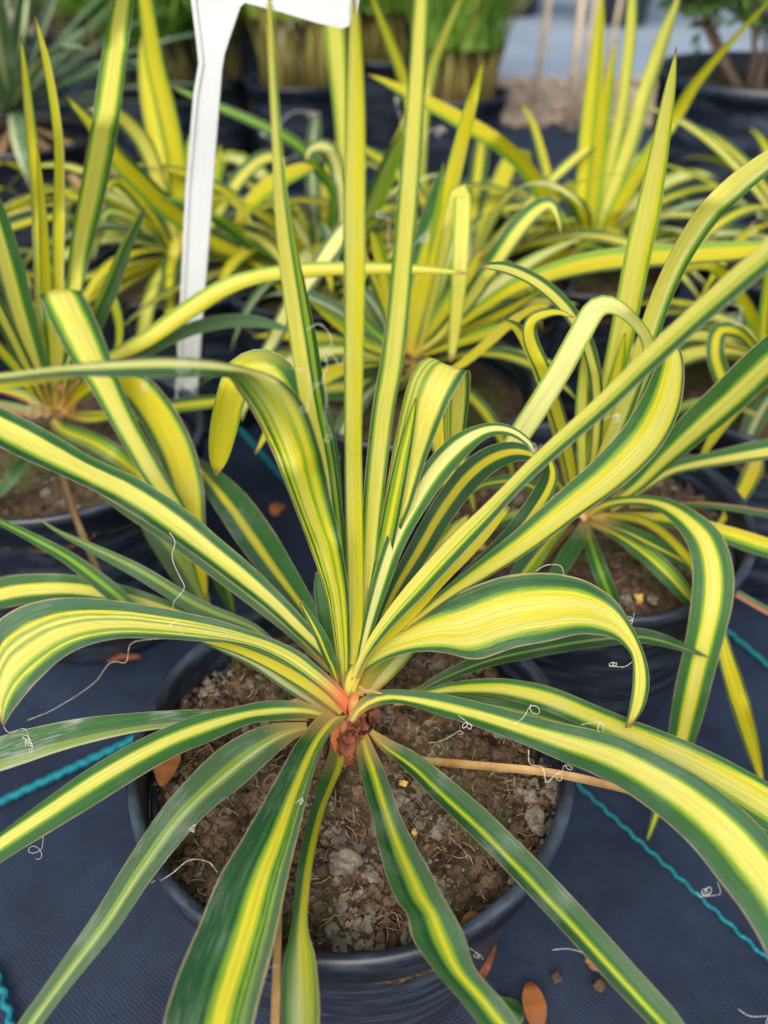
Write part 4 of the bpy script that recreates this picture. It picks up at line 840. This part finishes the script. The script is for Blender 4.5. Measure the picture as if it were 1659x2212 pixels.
# big tub with shrub at right
def tub():
    cx, cy, r, h = .615, 1.50, .17, .30
    root = empty('potted_shrub', (cx, cy, 0), 'woody leafy shrub in the big dark tub at the right', 'potted plant')
    vs, fs = lathe(cx, cy, [(.001, .003), (r*.80, .003), (r*.82, .01), (r*.955, h-.05), (r*.955, h-.02), (r*.99, h-.018), (r, h-.008), (r*.995, h), (r*.975, h+.001), (r*.955, h-.006), (r*.94, h-.05), (r*.8, .02)], 80, .004)
    mesh('pot', vs, fs, M_pot, root); soil(root, cx, cy, r*.94, h-.03, 12, 50, crumbs=700)
    ra = random.Random(21); lv, lf = [], []
    def branch(p, d, ln, rad, lvl):
        pts = [p]; q = p.copy(); dd = d.copy()
        for i in range(6):
            dd = (dd+Vector((ra.uniform(-.25, .25), ra.uniform(-.25, .25), ra.uniform(-.1, .16)))).normalized(); q = q+dd*ln/6; pts.append(q.copy())
            if lvl > 0:
                for _ in range(15):
                    a = Vector((ra.gauss(0, 1), ra.gauss(0, 1), ra.gauss(.3, .6))).normalized(); c = q+a*ra.uniform(.004, .045); s = ra.uniform(.008, .019)
                    b = a.cross(Vector((ra.gauss(0, 1), ra.gauss(0, 1), ra.gauss(0, 1)))).normalized(); k = len(lv)
                    lv.extend([c-a*s, c+b*s*.42, c+a*s, c-b*s*.42]); lf.append((k, k+1, k+2, k+3))
        mesh('branch', *tube(pts, rad, 6, .45), M_bark, root)
        if lvl < 2:
            for i in range(3 if lvl == 0 else 2):
                k = ra.randint(2, 5); nd = (dd+Vector((ra.uniform(-1, .7), ra.uniform(-.9, .9), ra.uniform(-.2, .6)))).normalized(); branch(pts[k], nd, ln*.7, rad*.5, lvl+1)
    for i in range(7):
        a = i*.9+.4; branch(Vector((cx+.03*math.cos(a), cy+.03*math.sin(a), h-.04)), Vector((math.cos(a)*.75-.15, math.sin(a)*.6, .9)).normalized(), ra.uniform(.22, .34), .006, 0)
    tag(mesh('foliage', lv, lf, M_darkf, root, smooth=False), kind='stuff')
tub()

# ------------------------------------------------------------------ white stake label
def stake():
    Y = .665; d = (lambda x, y: at(x, y, 'y%.4f' % Y))
    out = [(378,900),(390,650),(402,400),(419,200),(430,135),(424,80),(414,0),(404,-70),(400,-150),(780,-150),(782,-60),(776,0),(768,40),(758,56),(738,60),(690,50),(610,26),(530,5),(520,14),(504,60),(486,115),(480,150),(468,300),(452,520),(437,700),(424,900)]
    pts = [d(x, y) for x, y in out]
    cen = sum(pts, Vector())/len(pts); root = empty('plant_label', d(400, 858), 'white plastic stake with a wide blank head standing in the back left pots', 'plant label')
    # front plate recessed, raised border
    def offs(P, m):
        n = len(P); o = []
        for i in range(n):
            a = Vector(P[i-1]); b = Vector(P[i]); c = Vector(P[(i+1) % n])
            e1 = (b-a).normalized(); e2 = (c-b).normalized(); n1 = Vector((e1.y, -e1.x)); n2 = Vector((e2.y, -e2.x)); k = (n1+n2)
            k = k/max(.5, k.length_squared/2) if k.length > .2 else n1
            o.append(b+k*m)
        return o
    P2 = [Vector((p.x, p.z)) for p in pts]
    # orientation test
    area = sum(P2[i-1].x*P2[i].y-P2[i].x*P2[i-1].y for i in range(len(P2)))
    sgn = -1 if area > 0 else 1
    inn = offs(P2, .0030*sgn); n = len(P2); vs = []; 
    t = .0022
    vs += [(p.x, Y-t, p.y) for p in P2]          # outer front 0..n
    vs += [(p.x, Y+t, p.y) for p in P2]          # outer back
    vs += [(p.x, Y-t, p.y) for p in inn]         # inner front border
    vs += [(p.x, Y-.0004, p.y) for p in offs(P2, .0042*sgn)]     # recessed edge
    fs = []
    for i in range(n):
        j = (i+1) % n
        fs += [(i, j, n+j, n+i), (i, j, 2*n+j, 2*n+i), (2*n+i, 2*n+j, 3*n+j, 3*n+i)]
    o = mesh('border', vs, fs, M_white, root, smooth=False)
    from mathutils.geometry import tessellate_polygon
    for nm, q, yy in (('panel', offs(P2, .0042*sgn), Y-.0004), ('back_plate', P2, Y+t)):
        tri = tessellate_polygon([[Vector((p.x, p.y, 0)) for p in q]])
        mesh(nm, [(p.x, yy, p.y) for p in q], [tuple(f) for f in tri], M_white, root, smooth=False)
stake()

# ------------------------------------------------------------------ curly threads on leaf margins
def curl(pts, key, curls=0, cr=5, r=.00016, pig=0):
    """threads peeling off the leaf edges; pts on the photo frame, last stretch coiled"""
    Q = crom([(a, b) for a, b in pts], max(20, 10*len(pts))); P = [tuple(q) for q in Q]
    if curls:
        x0, y0 = P[-1]; dx, dy = P[-1][0]-P[-4][0], P[-1][1]-P[-4][1]; m = math.hypot(dx, dy) or 1; dx /= m; dy /= m
        ph = math.atan2(-dx, dy)
        for i in range(int(curls*14)):
            a = i/14*6.283; c = cr*(1-.3*i/(curls*14))*(1+.7*noise.noise(Vector((i*.22, x0*.1, 2)))); ad = i/14*cr*(.9+.9*noise.noise(Vector((i*.1, x0*.3, 7))))
            P.append((x0+dx*ad+c*(math.cos(a+ph)-math.cos(ph)), y0+dy*ad+c*(math.sin(a+ph)-math.sin(ph))))
    ds = depth_of(P[0][0], P[0][1], key); V3 = []
    for i, (x, y) in enumerate(P):
        V3.append(CAM+ray(x, y)*(ds+.004*noise.noise(Vector((i*.13, ds*50, 1)))-.002*i/len(P)))
    R = r*ds/.42
    return tube(V3, R, 4, .75)
TH = [
 ([(592,290),(608,262),(635,242),(668,242)],'y.275',2.5,6),([(598,300),(585,300),(572,295)],'y.275',3,4.5),([(600,346),(622,345),(636,336)],'y.275',.6,4),
 ([(877,290),(868,262),(856,222)],'y.285',2.4,6),([(915,305),(922,285),(940,278)],'y.285',3.4,7),([(845,555),(838,510),(842,475),(826,470)],'y.29',2,6),([(893,530),(905,517)],'y.285',3,7),
 ([(664,712),(690,700),(713,725),(714,750),(698,762),(708,790),(697,820),(706,860),(702,900),(715,940)],'y.295',1,8),([(700,780),(716,765),(735,790),(745,770)],'y.295',.6,7),
 ([(630,795),(665,805),(672,830),(690,828),(668,850),(665,880)],'y.28',.8,9),
 ([(382,740),(390,765),(398,780)],'y.25',2.2,11),([(420,775),(428,800),(412,830)],'y.25',1.1,16),([(314,815),(316,825)],'y.25',2.2,8),([(60,850),(75,862)],'y.25',1.4,20),
 ([(366,1150),(378,1170),(372,1205),(388,1245),(398,1270),(376,1300),(374,1318)],'z.275',0,5),
 ([(360,1378),(300,1384),(280,1395),(272,1430),(238,1432),(200,1478),(120,1530),(60,1556)],'z.20',0,5),
 ([(8,1570),(20,1582),(52,1574),(62,1590)],'z.215',5,8),([(365,1352),(385,1342),(395,1372)],'z.255',0,4),
 ([(94,1800),(92,1826)],'z.19',1.4,17),([(347,1902),(370,1888),(410,1858),(450,1862),(470,1885)],'z.20',0,5),
 ([(405,1795),(410,1790)],'z.215',2.4,5),([(600,2085),(575,2090),(566,2075)],'z.21',.9,12),([(638,1735),(644,1730)],'z.225',2.2,5),
 ([(1142,1620),(1145,1650),(1172,1658),(1180,1690),(1198,1675)],'z.235',3,9),([(1110,1565),(1130,1550),(1142,1530)],'z.24',1.1,10),([(1255,1565),(1290,1560)],'z.245',1,12),
 ([(990,1545),(1005,1556)],'z.24',2.2,8),([(1550,1905),(1556,1930),(1535,1935)],'z.225',3.6,9),([(1015,2048),(1030,2058)],'z.19',2.4,6),([(1272,2062),(1230,2050),(1192,2052)],'z.19',0,4),
 ([(1155,1235),(1180,1221),(1210,1222),(1218,1240)],'z.262',.8,6),([(1370,1325),(1368,1335)],'z.25',2,6),([(1368,1428),(1350,1440),(1330,1440)],'z.235',2.4,6),
 ([(1170,960),(1162,968)],'y.285',1.3,10),([(1305,905),(1325,898)],'y.28',2,8),([(1570,655),(1600,662),(1602,680)],'y.27',2.6,9),
 ([(1637,450),(1640,470),(1622,488),(1635,500),(1615,508),(1645,520)],'y.30',.8,9),([(1595,2180),(1620,2195),(1659,2195)],'z.18',1,12),
 ([(925,1605),(955,1600),(990,1580)],'z.17',.9,6),([(1318,1000),(1328,995)],'y.36',2,6),
]
for i, (p, k, c, r_) in enumerate(TH):
    mesh('thread', *curl(p, k, c, r_), M_thread, hero_root)

# ------------------------------------------------------------------ cords on the fabric, litter, pebbles
def cord(pts, key, lab, r=.0022, amp=.0012, freq=900):
    P = [at(x, y, key) for x, y in pts]; n = 160; out = []
    for i in range(n):
        t = i/(n-1)*(len(P)-1); a = min(int(t), len(P)-2); p = P[a].lerp(P[a+1], t-a); T = (P[a+1]-P[a]).normalized(); s_ = T.cross(Vector((0, 0, 1)))
        out.append(p+s_*amp*math.sin((p-P[0]).length*freq))
    st = []
    for ph in (0, math.pi):
        st.append(tube([p+Vector((0, 0, r*.4))+(Vector((0, 0, 1))*math.cos(i*1.1+ph)*.35+Vector((.7, .7, 0))*math.sin(i*1.1+ph)*.4)*r for i, p in enumerate(out)], r*.62, 6))
    tag(mesh('cord', *join(st), M_teal), lab, 'cord', 'teal marker cords on the ground fabric')
cord([(1225,1675),(1440,1872),(1700,2112)], 'z.003', 'teal wavy cord running from the front pot to the lower right corner', .0015, .0008, 500)
cord([(-60,1765),(290,1600),(420,1540)], 'z.003', 'thick teal braided cord left of the front pot', .0042, .0006, 600)
cord([(-15,2085),(8,2150),(40,2260)], 'z.003', 'teal cord in the bottom left corner', .0026, .0012, 500)
cord([(1560,1355),(1620,1405),(1720,1490)], 'z.003', 'teal cord under the hanging yellow leaf at the right edge', .0022, .0006, 400)
cord([(515,925),(590,1010),(640,1065)], 'z.003', 'dim teal cord between the pots behind the front plant', .003, .0008, 400)
def litter(name, x, y, key, ln, wd, az, mat, lab, cup=.2, cat='fallen leaf', lift=.002):
    c = at(x, y, key)+Vector((0, 0, lift)); hd = Vector((math.sin(az), math.cos(az), 0)); s_ = Vector((hd.y, -hd.x, 0)); L3, R3 = [], []
    for i in range(14):
        t = i/13; p = c+hd*(t-.5)*ln+Vector((0, 0, .004*math.sin(t*3.1)+.002*noise.noise(Vector((t*4, x, 0))))); w_ = wd*math.sin(math.pi*min(1, t*.97+.02))**.7*.5+.0003
        L3.append(p-s_*w_+Vector((0, 0, cup*w_))); R3.append(p+s_*w_+Vector((0, 0, cup*w_*.6)))
    vs = ribbon(name, L3, R3, mat, None, 6, .18); tag(vs, lab, cat, 'fallen leaves and crumbs around the pots')
litter('fallen_leaf', 368, 1672, 'z.168', .024, .013, .1, M_orange, 'curled orange leaf on the soil by the left rim of the front pot', lift=.006)
litter('fallen_leaf', 1152, 2180, 'z.003', .030, .014, -.05, M_orange, 'oval brown leaf on the fabric at the bottom edge')
litter('fallen_leaf', 1284, 2087, 'z.003', .008, .013, .1, M_orange, 'small round tan leaf on the fabric under the long right leaf')
litter('fallen_leaf', 1048, 2075, 'z.003', .034, .010, .4, M_sheath, 'dark brown leaf in the shade against the front pot')
litter('fallen_leaf', 1022, 2008, 'z.168', .016, .010, 1.2, M_orange, 'rusty leaf piece lying inside the front rim')
litter('fallen_leaf', 1098, 2195, 'z.003', .020, .018, .7, leafmat('G1', .2, 0), 'green leaf on the fabric beside the bottom brown leaf')
litter('fallen_leaf', 600, 1105, 'z.05', .020, .014, .3, M_orange, 'red-brown dead leaf between the pots behind the front plant')
litter('fallen_leaf', 270, 1430, 'z.003', .030, .006, 1.4, M_sheath, 'brown leaf strip on the fabric above the left cord')
for (x, y, k, s, mt, lab) in ((872,1694,'z.168',.0022,M_pebble,'yellow pebble on the soil in front of the stem'),(895,1799,'z.168',.0017,M_pebble,'smaller yellow pebble lower on the soil'),(1155,1768,'z.167',.0060,M_pale,'large pale soil lump near the right rim'),(742,1872,'z.167',.0075,M_pale,'large grey soil lump in the middle of the front pot'),
        (1200,2112,'z.004',.0036,M_crumb,'brown soil crumb on the fabric, left of two'),(1294,2129,'z.004',.0036,M_crumb,'brown soil crumb on the fabric below the round tan leaf'),(820,2062,'z.167',.0034,M_pale,'bluish grey crumb at the front rim'),(1380,1296,'z.168',.0036,M_pebble,'yellow pebble in the right-hand pot'),(1350,1300,'z.168',.0042,M_pale,'pale stone in the right-hand pot'),(1408,1300,'z.168',.0036,M_pale,'pale stone next to the yellow pebble in the right-hand pot'),(1038,1185,'z.168',.0034,M_pebble,'orange pebble on the soil left of the right-hand plant')):
    p = at(x, y, k); vs, fs = lump((p.x, p.y, p.z+s*.4), s, x*.1, .75, 3); tag(mesh('pebble', vs, fs, mt), lab, 'pebble')
specks = []
for i in range(260):
    x = rnd.uniform(-.45, .5); y = rnd.uniform(.05, .8); s = rnd.uniform(.0003, .0010); specks.append(lump((x, y, .0005), s, i, .5))
tag(mesh('soil_specks', *join(specks), M_crumb, smooth=False), 'scattered specks of soil on the ground fabric', 'soil specks', kind='stuff')
